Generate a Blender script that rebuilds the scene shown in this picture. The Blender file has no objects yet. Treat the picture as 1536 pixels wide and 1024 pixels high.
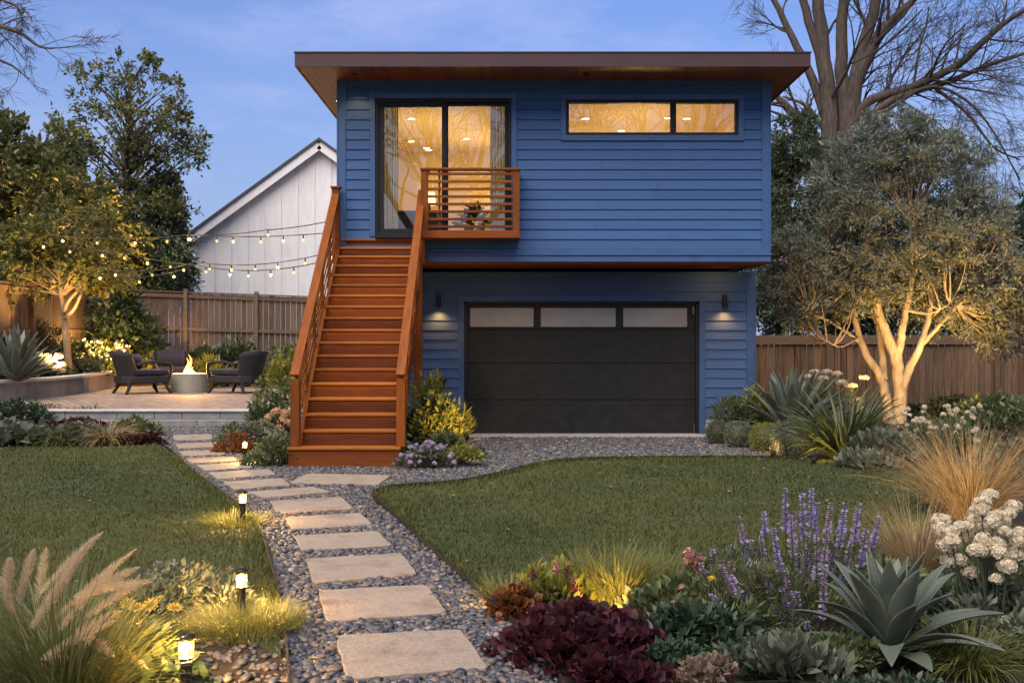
import bpy, bmesh, math, random
import numpy as np
from mathutils import Vector, Matrix

R = math.radians
S = bpy.context.scene
COL = S.collection
F, H = 1656.0, 1.55            # focal length in photo pixels, eye height in metres

# ------------------------------------------------------------------ camera
cam_data = bpy.data.cameras.new("camera")
cam = bpy.data.objects.new("camera", cam_data)
COL.objects.link(cam)
cam.location = (0, 0, H)
cam.rotation_euler = (R(90), 0, 0)
cam_data.sensor_width = 36
cam_data.lens = F / 1536 * 36
cam_data.clip_end = 2000
cam_data.clip_start = 0.05
S.camera = cam

# ------------------------------------------------------------------ sky, dusk light, exposure
SUN_ELEV, SUN_AZ = R(2.5), R(200)      # low behind the camera, a little to its left
w = bpy.data.worlds.new("World")
S.world = w
w.use_nodes = True
wn, wl = w.node_tree.nodes, w.node_tree.links
bg = wn["Background"]
sky = wn.new("ShaderNodeTexSky")
sky.sky_type = 'NISHITA'
sky.sun_disc = False
sky.sun_elevation = SUN_ELEV
sky.sun_rotation = SUN_AZ
sky.air_density = 1.0
sky.dust_density = 0.6
sky.ozone_density = 2.5
geo = wn.new("ShaderNodeTexCoord")
mp = wn.new("ShaderNodeMapping")
mp.inputs['Scale'].default_value = (2.2, 2.2, 7.0)
cn = wn.new("ShaderNodeTexNoise")
cn.inputs['Scale'].default_value = 2.1
cn.inputs['Detail'].default_value = 8
cn.inputs['Roughness'].default_value = 0.62
cr = wn.new("ShaderNodeValToRGB")
cr.color_ramp.elements[0].position = 0.47
cr.color_ramp.elements[0].color = (0, 0, 0, 1)
cr.color_ramp.elements[1].position = 0.80
cr.color_ramp.elements[1].color = (1, 1, 1, 1)
cm = wn.new("ShaderNodeMath"); cm.operation = 'MULTIPLY'; cm.inputs[1].default_value = 0.42
tint = wn.new("ShaderNodeMixRGB"); tint.blend_type = 'MULTIPLY'
tint.inputs['Fac'].default_value = 1.0
tint.inputs['Color2'].default_value = (.225, .305, .57, 1)
SKY_TINT = tint
mixc = wn.new("ShaderNodeMixRGB"); mixc.blend_type = 'MIX'
mixc.inputs['Color2'].default_value = (.88, .92, 1.36, 1)
CLOUD = mixc
wl.new(geo.outputs['Generated'], mp.inputs['Vector'])
wl.new(mp.outputs['Vector'], cn.inputs['Vector'])
wl.new(cn.outputs['Fac'], cr.inputs['Fac'])
wl.new(cr.outputs['Color'], cm.inputs[0])
wl.new(sky.outputs['Color'], tint.inputs['Color1'])
wl.new(tint.outputs['Color'], mixc.inputs['Color1'])
wl.new(cm.outputs['Value'], mixc.inputs['Fac'])
hz = wn.new("ShaderNodeMixRGB"); hz.inputs['Color2'].default_value = (.56, .69, 1.10, 1)
sx = wn.new("ShaderNodeSeparateXYZ"); hr = wn.new("ShaderNodeMapRange")
hr.inputs[1].default_value = 0.0; hr.inputs[2].default_value = 0.48; hr.inputs[3].default_value = 0.8; hr.inputs[4].default_value = 0.0
wl.new(geo.outputs['Generated'], sx.inputs[0]); wl.new(sx.outputs['Z'], hr.inputs[0]); wl.new(hr.outputs[0], hz.inputs['Fac'])
wl.new(tint.outputs['Color'], hz.inputs['Color1']); wl.new(hz.outputs['Color'], mixc.inputs['Color1'])
wl.new(mixc.outputs['Color'], bg.inputs['Color'])
bg.inputs['Strength'].default_value = 0.15

sun_data = bpy.data.lights.new("sun", 'SUN')
sun_data.energy = 1.2
sun_data.angle = R(70)
sun_data.color = (1.0, 0.89, 0.79)
sun = bpy.data.objects.new("sun", sun_data)
COL.objects.link(sun)
# light comes from behind the camera, low, slightly from the left
d_sun = Vector((-0.40, -1.0, 1.75)).normalized()
sun.rotation_euler = (-d_sun).to_track_quat('-Z', 'Y').to_euler()

S.view_settings.view_transform = 'Standard'
S.view_settings.look = 'None'
S.view_settings.exposure = 2.45
S.view_settings.gamma = 1
S.render.engine = 'CYCLES'
S.cycles.use_denoising = True
S.cycles.max_bounces = 6
S.cycles.diffuse_bounces = 3
S.cycles.glossy_bounces = 3
S.cycles.transmission_bounces = 4
S.cycles.transparent_max_bounces = 6
S.cycles.caustics_reflective = False
S.cycles.caustics_refractive = False
S.cycles.sample_clamp_indirect = 4.0

WARM = (1.0, 0.62, 0.24)
AMBER = (1.0, 0.55, 0.16)

# ------------------------------------------------------------------ pixels of the photo <-> metres
def P(px, py, Y):
    return np.array(((px - 768) * Y / F, Y, H - (py - 512) * Y / F))

def G(px, py, z=0.0):
    Y = (H - z) * F / (py - 512)
    return np.array(((px - 768) * Y / F, Y, z))

# ------------------------------------------------------------------ scene bookkeeping
def tag(o, label=None, cat=None, group=None, kind=None):
    if label: o["label"] = label
    if cat: o["category"] = cat
    if group: o["group"] = group
    if kind: o["kind"] = kind
    return o

def thing(name, label, cat, loc=(0, 0, 0), rz=0, group=None):
    o = bpy.data.objects.new(name, None)
    COL.objects.link(o)
    o.empty_display_size = 0.1
    o.location = Vector(loc)
    o.rotation_euler.z = rz
    return tag(o, label, cat, group)

def kids(o):
    return [c for c in ALL if c.parent == o]

ALL = []

def wloc(o):
    v = Vector((0, 0, 0))
    while o is not None:
        v = v + o.location
        o = o.parent
    return v

def copy_tree(o, parent=None):
    c = o.copy()
    COL.objects.link(c)
    c.parent = parent
    ALL.append(c)
    for ch in [k for k in ALL if k.parent == o]:
        copy_tree(ch, c)
    return c

# ------------------------------------------------------------------ mesh builder
class MB:
    def __init__(s):
        s.v, s.f, s.r, s.n, s.mi = [], [], [], 0, []

    def add(s, verts, faces, rnd=0.5, mi=0):
        """faces: list of index arrays shape (m,k)"""
        verts = np.asarray(verts, float).reshape(-1, 3)
        s.v.append(verts)
        rr = np.asarray(rnd, float)
        s.r.append(np.full(len(verts), float(rr)) if rr.ndim == 0 else rr)
        for fa in faces:
            fa = np.asarray(fa, int)
            if fa.ndim == 1: fa = fa[None]
            s.f.append(fa + s.n)
            s.mi.append(np.full(len(fa), mi, int))
        s.n += len(verts)
        return s

    def box(s, x0, x1, y0, y1, z0, z1, rnd=0.5, mi=0):
        v = [(x0, y0, z0), (x1, y0, z0), (x1, y1, z0), (x0, y1, z0), (x0, y0, z1), (x1, y0, z1), (x1, y1, z1), (x0, y1, z1)]
        f = [(0, 3, 2, 1), (4, 5, 6, 7), (0, 1, 5, 4), (1, 2, 6, 5), (2, 3, 7, 6), (3, 0, 4, 7)]
        return s.add(v, [np.array(f)], rnd, mi)

    def beam(s, a, b, wd, ht, up=(0, 0, 1), rnd=0.5, mi=0):
        """a rectangular bar from a to b, wd across, ht along up"""
        a, b, up = (np.asarray(q, float) for q in (a, b, up))
        d = b - a; d /= np.linalg.norm(d)
        x = np.cross(d, up); x /= np.linalg.norm(x)
        z = np.cross(x, d)
        c = [a + x * wd / 2 * i + z * ht / 2 * j for i, j in ((-1, -1), (1, -1), (1, 1), (-1, 1))]
        e = [q + (b - a) for q in c]
        f = [(0, 1, 2, 3), (4, 7, 6, 5), (0, 4, 5, 1), (1, 5, 6, 2), (2, 6, 7, 3), (3, 7, 4, 0)]
        return s.add(c + e, [np.array(f)], rnd, mi)

    def prism(s, poly, z0, z1, rnd=0.5, mi=0):
        n = len(poly)
        p = np.asarray(poly, float)[:, :2]
        v = np.vstack([np.c_[p, np.full(n, z0)], np.c_[p, np.full(n, z1)]])
        side = np.array([(i, (i + 1) % n, (i + 1) % n + n, i + n) for i in range(n)])
        return s.add(v, [side, np.arange(n - 1, -1, -1)[None], (np.arange(n) + n)[None]], rnd, mi)

    def lathe(s, prof, n=20, loc=(0, 0, 0), rnd=0.5, caps=True, mi=0):
        prof = np.asarray(prof, float)
        a = np.arange(n) / n * 2 * np.pi
        v = np.stack([prof[:, 0][:, None] * np.cos(a), prof[:, 0][:, None] * np.sin(a), np.repeat(prof[:, 1][:, None], n, 1)], -1).reshape(-1, 3) + np.asarray(loc)
        m = len(prof)
        i = np.arange(m - 1)[:, None] * n; j = np.arange(n)[None]; k = (j + 1) % n
        f = np.stack([i + j, i + k, i + n + k, i + n + j], -1).reshape(-1, 4)
        fs = [f]
        if caps:
            fs += [np.arange(n - 1, -1, -1)[None], (np.arange(n) + (m - 1) * n)[None]]
        return s.add(v, fs, rnd, mi)

    def tube(s, pts, rad, n=6, rnd=0.5, cap=True, mi=0):
        p = np.asarray(pts, float)
        m = len(p)
        rad = np.full(m, float(rad)) if np.ndim(rad) == 0 else np.asarray(rad, float)
        t = np.gradient(p, axis=0)
        t /= np.linalg.norm(t, axis=1)[:, None] + 1e-9
        ref = np.array((0, 0, 1.0)) if abs(t[0][2]) < 0.9 else np.array((1.0, 0, 0))
        x = np.cross(t[0], ref); x /= np.linalg.norm(x)
        xs = []
        for i in range(m):
            x = x - t[i] * (x @ t[i]); x = x / (np.linalg.norm(x) + 1e-9)
            xs.append(x)
        xs = np.array(xs); ys = np.cross(t, xs)
        a = np.arange(n) / n * 2 * np.pi
        v = p[:, None] + rad[:, None, None] * (xs[:, None] * np.cos(a)[None, :, None] + ys[:, None] * np.sin(a)[None, :, None])
        i = np.arange(m - 1)[:, None] * n; j = np.arange(n)[None]; k = (j + 1) % n
        fs = [np.stack([i + j, i + k, i + n + k, i + n + j], -1).reshape(-1, 4)]
        if cap:
            fs += [np.arange(n - 1, -1, -1)[None], (np.arange(n) + (m - 1) * n)[None]]
        return s.add(v.reshape(-1, 3), fs, rnd, mi)

    def scatter(s, T, faces, loc, X, Y, Z, scale=1.0, rnd=None, rng=None, mi=0):
        """many copies of template T with frames X,Y,Z (N,3)"""
        N = len(loc)
        if N == 0: return s
        sc = np.broadcast_to(np.asarray(scale, float).reshape(-1, 1) if np.ndim(scale) < 2 else np.asarray(scale, float), (N, 3 if np.ndim(scale) == 2 else 1))
        if sc.shape[1] == 1: sc = np.repeat(sc, 3, 1)
        V = loc[:, None] + T[None, :, 0:1] * (X * sc[:, 0:1])[:, None] + T[None, :, 1:2] * (Y * sc[:, 1:2])[:, None] + T[None, :, 2:3] * (Z * sc[:, 2:3])[:, None]
        n = len(T)
        off = (np.arange(N) * n)[:, None, None]
        if rnd is None: rnd = (rng or np.random.default_rng(1)).random(N)
        return s.add(V.reshape(-1, 3), [(np.asarray(f)[None] + off).reshape(-1, np.asarray(f).shape[1]) for f in faces], np.repeat(rnd, n), mi)

    def straps(s, base, az, elev, L, W, bend, seg=4, prof='blade', channel=0.0, twist=0.0, rnd=None, power=1.0, mi=0):
        """curved strap leaves / blades: direction starts at elevation elev and bends down by bend"""
        N = len(base)
        base = np.asarray(base, float)
        az, elev, L, W, bend = (np.broadcast_to(np.asarray(q, float), (N,)) for q in (az, elev, L, W, bend))
        t = np.linspace(0, 1, seg + 1)
        e = elev[:, None] - bend[:, None] * t[None] ** power
        em = (e[:, 1:] + e[:, :-1]) / 2
        dl = L[:, None] / seg
        hx = np.concatenate([np.zeros((N, 1)), np.cumsum(np.cos(em) * dl, 1)], 1)
        hz = np.concatenate([np.zeros((N, 1)), np.cumsum(np.sin(em) * dl, 1)], 1)
        ca, sa = np.cos(az)[:, None], np.sin(az)[:, None]
        tw = np.broadcast_to(np.asarray(twist, float), (N,))[:, None] * t[None]
        C = np.stack([base[:, 0:1] + hx * ca, base[:, 1:2] + hx * sa, base[:, 2:3] + hz], -1)
        nrm = np.stack([-np.sin(e) * ca, -np.sin(e) * sa, np.cos(e)], -1)
        sd0 = np.stack([-sa + 0 * e, ca + 0 * e, 0 * e], -1)
        sd = sd0 * np.cos(tw)[..., None] + nrm * np.sin(tw)[..., None]
        if prof == 'blade': wp = np.clip(1 - t ** 1.6, 0.02, 1)
        elif prof == 'agave': wp = np.interp(t, [0, .12, .45, .6, .8, .93, 1], [.62, .72, 1, .95, .62, .25, .02])
        elif prof == 'spoon': wp = np.interp(t, [0, .2, .6, .8, .95, 1], [.25, .4, .9, 1, .6, .1])
        else: wp = np.interp(t, [0, .3, .8, 1], [.7, 1, .7, .03])
        hw = W[:, None, None] / 2 * wp[None, :, None]
        if rnd is None: rnd = np.random.default_rng(N).random(N)
        if channel > 0:
            up = nrm * hw * channel
            V = np.stack([C - sd * hw + up, C, C + sd * hw + up], 2)
            k = 3
        else:
            V = np.stack([C - sd * hw, C + sd * hw], 2)
            k = 2
        n = (seg + 1) * k
        f = []
        for i in range(seg):
            for j in range(k - 1):
                a = i * k + j
                f.append((a, a + 1, a + k + 1, a + k))
        f = np.array(f)
        off = (np.arange(N) * n)[:, None, None]
        return s.add(V.reshape(-1, 3), [(f[None] + off).reshape(-1, 4)], np.repeat(rnd, n), mi)

    def build(s, name, mat, parent=None, smooth=False, bevel=0.0, local=False, seg=2):
        V = np.vstack(s.v)
        if parent is not None and not local:
            V = V - np.array(wloc(parent))
        me = bpy.data.meshes.new(name)
        me.vertices.add(len(V))
        me.vertices.foreach_set('co', V.astype(np.float32).ravel())
        li = np.concatenate([fa.ravel() for fa in s.f]).astype(np.int32)
        lt = np.concatenate([np.full(len(fa), fa.shape[1]) for fa in s.f]).astype(np.int32)
        ls = np.concatenate([[0], np.cumsum(lt)[:-1]]).astype(np.int32)
        me.loops.add(len(li)); me.loops.foreach_set('vertex_index', li)
        me.polygons.add(len(lt))
        me.polygons.foreach_set('loop_start', ls)
        me.polygons.foreach_set('loop_total', lt)
        me.polygons.foreach_set('material_index', np.concatenate(s.mi).astype(np.int32))
        me.update(calc_edges=True)
        me.polygons.foreach_set('use_smooth', np.full(len(lt), bool(smooth)))
        at = me.attributes.new('rnd', 'FLOAT', 'POINT')
        at.data.foreach_set('value', np.concatenate(s.r).astype(np.float32))
        for m_ in (mat if isinstance(mat, (list, tuple)) else [mat]):
            me.materials.append(m_)
        o = bpy.data.objects.new(name, me)
        COL.objects.link(o)
        ALL.append(o)
        if parent is not None:
            o.parent = parent
        if bevel:
            b = o.modifiers.new('bevel', 'BEVEL')
            b.width = bevel; b.segments = seg; b.limit_method = 'ANGLE'; b.angle_limit = R(40)
        return o

def frames(d, rng, up=(0, 0, 1), rolls=0.6):
    """leaf frames: Y along d, Z towards up with some roll"""
    d = d / (np.linalg.norm(d, axis=1)[:, None] + 1e-9)
    u = np.broadcast_to(np.asarray(up, float), d.shape) + rng.normal(0, rolls, d.shape)
    X = np.cross(d, u); X /= np.linalg.norm(X, axis=1)[:, None] + 1e-9
    return X, d, np.cross(X, d)

def rdirs(rng, n):
    v = rng.normal(0, 1, (n, 3))
    return v / np.linalg.norm(v, axis=1)[:, None]

# leaf templates (x across, y along, z up), unit length
LEAF_HI = (np.array([(0, 0, 0), (-.2, .28, .05), (0, .3, 0), (.2, .28, .05), (-.2, .62, .02), (0, .64, -.03), (.2, .62, .02), (0, 1, -.12)]),
           [np.array([(0, 2, 1), (0, 3, 2), (4, 5, 7), (5, 6, 7)]), np.array([(1, 2, 5, 4), (2, 3, 6, 5)])])
LEAF_RD = (np.array([(0, 0, 0), (-.34, .2, .06), (0, .25, 0), (.34, .2, .06), (-.36, .6, .03), (0, .6, -.02), (.36, .6, .03), (0, 1, -.1)]), LEAF_HI[1])
LEAF_LO = (np.array([(0, 0, 0), (-.19, .45, .05), (0, 1, -.05), (.19, .45, .05)]), [np.array([(0, 2, 1), (0, 3, 2)])])
LEAF_NA = (np.array([(0, 0, 0), (-.085, .45, .02), (0, 1, -.04), (.085, .45, .02)]), [np.array([(0, 2, 1), (0, 3, 2)])])
LEAF_MD = (np.array([(0, 0, 0), (-.28, .4, .06), (0, 1, -.08), (.28, .4, .06), (0, .45, 0)]), [np.array([(0, 4, 1), (0, 3, 4), (1, 4, 2), (4, 3, 2)])])
def _round_leaf():
    n = 14; a = np.linspace(-2.55, 2.55, n)
    r = .46 * (1 + .10 * np.cos(a * 5.2)) * (1 + .06 * np.cos(a))
    v = [(0, .40, .03)] + [(r_ * math.sin(q), .50 + r_ * math.cos(q), .07 - .16 * (abs(math.sin(q)) ** 2) * .6) for q, r_ in zip(a, r)]
    v.append((0, .12, 0))
    f = [(0, i + 1, i) for i in range(1, n)] + [(0, 1, n + 1), (0, n + 1, n)]
    return np.array(v), [np.array(f)]
LEAF_ROUND = _round_leaf()
def _petals(n, r0=.12, lift=.15):
    v, f = [(0, 0, 0)], []
    for i in range(n):
        a = 2 * math.pi * i / n; da = math.pi / n * .82
        b = len(v)
        v += [(r0 * math.cos(a), r0 * math.sin(a), .02), (.36 * math.cos(a - da), .36 * math.sin(a - da), lift * .8), (.5 * math.cos(a), .5 * math.sin(a), lift), (.36 * math.cos(a + da), .36 * math.sin(a + da), lift * .8)]
        f.append((b, b + 1, b + 2, b + 3))
    return np.array(v), [np.array(f)]
FLORET4 = _petals(4)
FLORET5 = _petals(5)
DAISY = _petals(11, .1, .05)
def ico(sub):
    bm = bmesh.new(); bmesh.ops.create_icosphere(bm, subdivisions=sub, radius=1)
    v = np.array([q.co[:] for q in bm.verts]); f = np.array([[q.index for q in p.verts] for p in bm.faces]); bm.free()
    return v, [f]
ICO1, ICO2, ICO3 = ico(1), ico(2), ico(3)

def inpoly(pts, poly):
    x, y = pts[:, 0], pts[:, 1]
    c = np.zeros(len(pts), bool)
    n = len(poly)
    for i in range(n):
        x0, y0 = poly[i][:2]; x1, y1 = poly[(i + 1) % n][:2]
        k = ((y0 > y) != (y1 > y)) & (x < (x1 - x0) * (y - y0) / (y1 - y0 + 1e-12) + x0)
        c ^= k
    return c

def sample_poly(rng, poly, density):
    """density(Y) per m2 -> points (N,2)"""
    p = np.asarray(poly)[:, :2]
    lo, hi = p.min(0), p.max(0)
    dmax = density(np.linspace(lo[1], hi[1], 50)).max()
    n = int((hi[0] - lo[0]) * (hi[1] - lo[1]) * dmax)
    q = lo + rng.random((n, 2)) * (hi - lo)
    q = q[rng.random(n) * dmax < density(q[:, 1])]
    return q[inpoly(q, p)]

def smooth_line(pts, n=6):
    """Catmull-Rom through pts"""
    p = np.asarray(pts, float)
    q = np.vstack([2 * p[0] - p[1], p, 2 * p[-1] - p[-2]])
    out = []
    for i in range(1, len(q) - 2):
        a, b, c, d = q[i - 1:i + 3]
        for t in np.arange(n) / n:
            out.append(.5 * (2 * b + (c - a) * t + (2 * a - 5 * b + 4 * c - d) * t * t + (3 * b - a - 3 * c + d) * t ** 3))
    out.append(p[-1])
    return np.array(out)

# ------------------------------------------------------------------ materials
def _new(name):
    m = bpy.data.materials.new(name)
    m.use_nodes = True
    n, l = m.node_tree.nodes, m.node_tree.links
    return m, n, l, n["Principled BSDF"]

def c4(c): return (c[0], c[1], c[2], 1)

def ramp(n, cols, pos=None):
    r = n.new("ShaderNodeValToRGB")
    el = r.color_ramp.elements
    k = len(cols)
    pos = pos or [i / (k - 1) for i in range(k)]
    el[0].position, el[0].color = pos[0], c4(cols[0])
    el[1].position, el[1].color = pos[-1], c4(cols[-1])
    for i in range(1, k - 1):
        e = el.new(pos[i]); e.color = c4(cols[i])
    return r

def mat(name, cols, rough=0.6, nscale=6.0, stretch=(1, 1, 1), detail=6, wr=0.0, bump=0.0, bscale=None, bstretch=None, metal=0.0, spec=0.5, coat=0.0, rvar=0.0):
    """procedural material: colours chosen by noise (weight 1-wr) and the per-piece value rnd (weight wr)"""
    m, n, l, b = _new(name)
    tc = n.new("ShaderNodeTexCoord")
    mpn = n.new("ShaderNodeMapping"); mpn.inputs['Scale'].default_value = stretch
    l.new(tc.outputs['Object'], mpn.inputs['Vector'])
    no = n.new("ShaderNodeTexNoise"); no.inputs['Scale'].default_value = nscale; no.inputs['Detail'].default_value = detail; no.inputs['Roughness'].default_value = 0.6
    at = n.new("ShaderNodeAttribute"); at.attribute_name = 'rnd'
    if wr > 0:
        # every piece gets its own cut of the grain
        ad = n.new("ShaderNodeVectorMath"); ad.operation = 'MULTIPLY_ADD'
        cmb = n.new("ShaderNodeCombineXYZ")
        for i in range(3): l.new(at.outputs['Fac'], cmb.inputs[i])
        l.new(cmb.outputs[0], ad.inputs[0]); ad.inputs[1].default_value = (37, 53, 41); l.new(mpn.outputs[0], ad.inputs[2])
        l.new(ad.outputs[0], no.inputs['Vector'])
    else:
        l.new(mpn.outputs[0], no.inputs['Vector'])
    st = n.new("ShaderNodeMapRange"); st.inputs[1].default_value = .28; st.inputs[2].default_value = .72
    l.new(no.outputs['Fac'], st.inputs[0])
    mx = n.new("ShaderNodeMix"); mx.inputs[0].default_value = wr
    l.new(st.outputs[0], mx.inputs[2]); l.new(at.outputs['Fac'], mx.inputs[3])
    rp = ramp(n, cols)
    l.new(mx.outputs[0], rp.inputs['Fac'])
    l.new(rp.outputs['Color'], b.inputs['Base Color'])
    b.inputs['Roughness'].default_value = rough
    if rvar:
        mr = n.new("ShaderNodeMapRange"); mr.inputs[3].default_value = rough - rvar; mr.inputs[4].default_value = rough + rvar
        l.new(no.outputs['Fac'], mr.inputs[0]); l.new(mr.outputs[0], b.inputs['Roughness'])
    b.inputs['Metallic'].default_value = metal
    b.inputs['Specular IOR Level'].default_value = spec
    b.inputs['Coat Weight'].default_value = coat
    if bump:
        bn = n.new("ShaderNodeTexNoise"); bn.inputs['Scale'].default_value = bscale or nscale * 3; bn.inputs['Detail'].default_value = 6
        if bstretch:
            m2 = n.new("ShaderNodeMapping"); m2.inputs['Scale'].default_value = bstretch
            l.new(tc.outputs['Object'], m2.inputs['Vector']); l.new(m2.outputs[0], bn.inputs['Vector'])
        else:
            l.new(mpn.outputs[0], bn.inputs['Vector'])
        bp = n.new("ShaderNodeBump"); bp.inputs['Strength'].default_value = min(bump, 1); bp.inputs['Distance'].default_value = 0.02 if bump <= 1 else .02 * bump
        l.new(bn.outputs['Fac'], bp.inputs['Height']); l.new(bp.outputs[0], b.inputs['Normal'])
    return m

def leaf_mat(name, cols, rough=0.5, transl=0.3, pos=None, nmix=0.25, spec=0.35):
    """foliage: colour differs leaf by leaf, some light passes through"""
    m, n, l, b = _new(name)
    at = n.new("ShaderNodeAttribute"); at.attribute_name = 'rnd'
    tc = n.new("ShaderNodeTexCoord")
    no = n.new("ShaderNodeTexNoise"); no.inputs['Scale'].default_value = 2.2; no.inputs['Detail'].default_value = 3
    l.new(tc.outputs['Object'], no.inputs['Vector'])
    mx = n.new("ShaderNodeMix"); mx.inputs[0].default_value = nmix
    l.new(at.outputs['Fac'], mx.inputs[2]); l.new(no.outputs['Fac'], mx.inputs[3])
    rp = ramp(n, cols, pos)
    l.new(mx.outputs[0], rp.inputs['Fac']); l.new(rp.outputs['Color'], b.inputs['Base Color'])
    b.inputs['Roughness'].default_value = rough
    b.inputs['Specular IOR Level'].default_value = spec
    tr = n.new("ShaderNodeBsdfTranslucent")
    l.new(rp.outputs['Color'], tr.inputs['Color'])
    ms = n.new("ShaderNodeMixShader"); ms.inputs[0].default_value = transl
    l.new(b.outputs[0], ms.inputs[1]); l.new(tr.outputs[0], ms.inputs[2])
    l.new(ms.outputs[0], n["Material Output"].inputs['Surface'])
    return m

def glow(name, col, strength, clear=.5):
    """lit glass: gives off light of its own and lets half of the lamp inside through"""
    m, n, l, b = _new(name)
    b.inputs['Base Color'].default_value = c4([q * .06 for q in col])
    b.inputs['Emission Color'].default_value = c4(col)
    b.inputs['Emission Strength'].default_value = strength / (1 - clear)
    tr = n.new("ShaderNodeBsdfTransparent")
    ms = n.new("ShaderNodeMixShader"); ms.inputs[0].default_value = clear
    l.new(b.outputs[0], ms.inputs[1]); l.new(tr.outputs[0], ms.inputs[2])
    l.new(ms.outputs[0], n["Material Output"].inputs['Surface'])
    return m

def plain(name, col, rough=.5, metal=0.0, var=0.12, nscale=14, bump=0.0, **k):
    return mat(name, [tuple(c * (1 - var) for c in col), tuple(c * (1 + var) for c in col)], rough, nscale, metal=metal, bump=bump, **k)

def lamp(kind, name, loc, energy, col=WARM, parent=None, size=.05, aim=None, angle=60, blend=.6, size_y=None):
    d = bpy.data.lights.new(name, kind)
    d.energy, d.color = energy, col
    if kind == 'AREA':
        d.size = size
        if size_y: d.shape = 'RECTANGLE'; d.size_y = size_y
    else: d.shadow_soft_size = size
    if kind == 'SPOT': d.spot_size, d.spot_blend = R(angle), blend
    o = bpy.data.objects.new(name, d)
    COL.objects.link(o)
    o.location = Vector(loc)
    if aim is not None:
        o.rotation_euler = (Vector(aim) - Vector(loc)).to_track_quat('-Z', 'Y').to_euler()
    if parent is not None:
        o.location = Vector(loc) - wloc(parent)
        o.parent = parent
    ALL.append(o)
    return o
# ================================================================== materials of the place
M = {}
M['soil'] = mat('soil', [(.014, .008, .004), (.030, .018, .009), (.055, .034, .017)], .95, 14, bump=1.0, bscale=40)
M['lawn'] = mat('lawn', [(.035, .045, .014), (.055, .066, .020), (.075, .078, .028)], .9, 3, bump=.6, bscale=90)
M['blade'] = leaf_mat('grass_blade', [(.038, .055, .017), (.070, .086, .023), (.12, .117, .03), (.26, .19, .065)], .55, .3, [0, .4, .85, 1], .35, spec=.2)
M['gravel'] = mat('gravel', [(.02, .023, .032), (.05, .055, .07), (.09, .095, .11), (.15, .15, .155)], .8, 70, detail=3, bump=1.0, bscale=60)
M['pebble'] = mat('pebble', [(.014, .017, .026), (.032, .036, .048), (.054, .058, .072), (.072, .076, .088), (.098, .09, .082), (.14, .10, .07), (.30, .29, .28)], .5, 30, wr=.85, bump=.15, bscale=120, spec=.5)
M['flag'] = mat('flagstone', [(.125, .096, .072), (.215, .172, .13), (.275, .222, .17), (.215, .185, .152), (.30, .248, .19)], .75, 3.4, detail=12, bump=.5, bscale=26, wr=.15, rvar=.12)
M['stonewall'] = mat('wall_stone', [(.13, .135, .14), (.21, .21, .205), (.29, .28, .27)], .85, 5, detail=9, bump=.7, bscale=14, wr=.4)
M['coping'] = mat('coping_stone', [(.32, .30, .27), (.43, .40, .36), (.52, .49, .44)], .8, 6, detail=9, bump=.4, bscale=40, wr=.4)
M['steel'] = plain('edging_steel', (.018, .015, .013), .6, .4)
M['concrete'] = mat('concrete', [(.26, .25, .235), (.38, .365, .34)], .8, 9, bump=.3, bscale=60)

def patio_material():
    m, n, l, b = _new('patio_brick')
    tc = n.new("ShaderNodeTexCoord")
    mp_ = n.new("ShaderNodeMapping"); mp_.inputs['Rotation'].default_value = (0, 0, R(62))
    l.new(tc.outputs['Object'], mp_.inputs['Vector'])
    br = n.new("ShaderNodeTexBrick")
    br.inputs['Scale'].default_value = 1.0
    br.inputs['Brick Width'].default_value = .34; br.inputs['Row Height'].default_value = .165
    br.inputs['Mortar Size'].default_value = .012; br.inputs['Mortar Smooth'].default_value = .2
    br.inputs['Color1'].default_value = c4((.20, .155, .125)); br.inputs['Color2'].default_value = c4((.31, .25, .205)); br.inputs['Mortar'].default_value = c4((.10, .085, .075))
    l.new(mp_.outputs[0], br.inputs['Vector'])
    no = n.new("ShaderNodeTexNoise"); no.inputs['Scale'].default_value = 4; no.inputs['Detail'].default_value = 8
    l.new(tc.outputs['Object'], no.inputs['Vector'])
    rp = ramp(n, [(.65, .63, .62), (1.2, 1.15, 1.1)])
    l.new(no.outputs['Fac'], rp.inputs['Fac'])
    mu = n.new("ShaderNodeMixRGB"); mu.blend_type = 'MULTIPLY'; mu.inputs[0].default_value = 1
    l.new(br.outputs['Color'], mu.inputs[1]); l.new(rp.outputs['Color'], mu.inputs[2])
    l.new(mu.outputs[0], b.inputs['Base Color'])
    b.inputs['Roughness'].default_value = .75
    bp = n.new("ShaderNodeBump"); bp.inputs['Strength'].default_value = .6; bp.inputs['Distance'].default_value = .01; bp.invert = True
    l.new(br.outputs['Fac'], bp.inputs['Height']); l.new(bp.outputs[0], b.inputs['Normal'])
    return m
M['patio'] = patio_material()

# ================================================================== ground, lawns, gravel
def sheet(name, poly, z0, z1, m, kind='structure', label=None):
    bm = bmesh.new()
    vs = [bm.verts.new((p[0], p[1], z1)) for p in poly]
    bm.faces.new(vs)
    bm.normal_update()
    for f_ in bm.faces:
        if f_.normal.z < 0: f_.normal_flip()
    if z0 < z1:
        ex = bmesh.ops.extrude_face_region(bm, geom=bm.faces[:] + bm.edges[:] + bm.verts[:])
        # extruded copy goes down as the underside
        for e in ex['geom']:
            if isinstance(e, bmesh.types.BMVert): e.co.z = z0
    bmesh.ops.recalc_face_normals(bm, faces=bm.faces[:])
    if z0 >= z1:
        for f_ in bm.faces:
            if f_.normal.z < 0: f_.normal_flip()
    bmesh.ops.triangulate(bm, faces=[f_ for f_ in bm.faces if len(f_.verts) > 4])
    me = bpy.data.meshes.new(name); bm.to_mesh(me); bm.free()
    me.materials.append(m)
    o = bpy.data.objects.new(name, me); COL.objects.link(o); ALL.append(o)
    return tag(o, label, None, None, kind)

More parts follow.
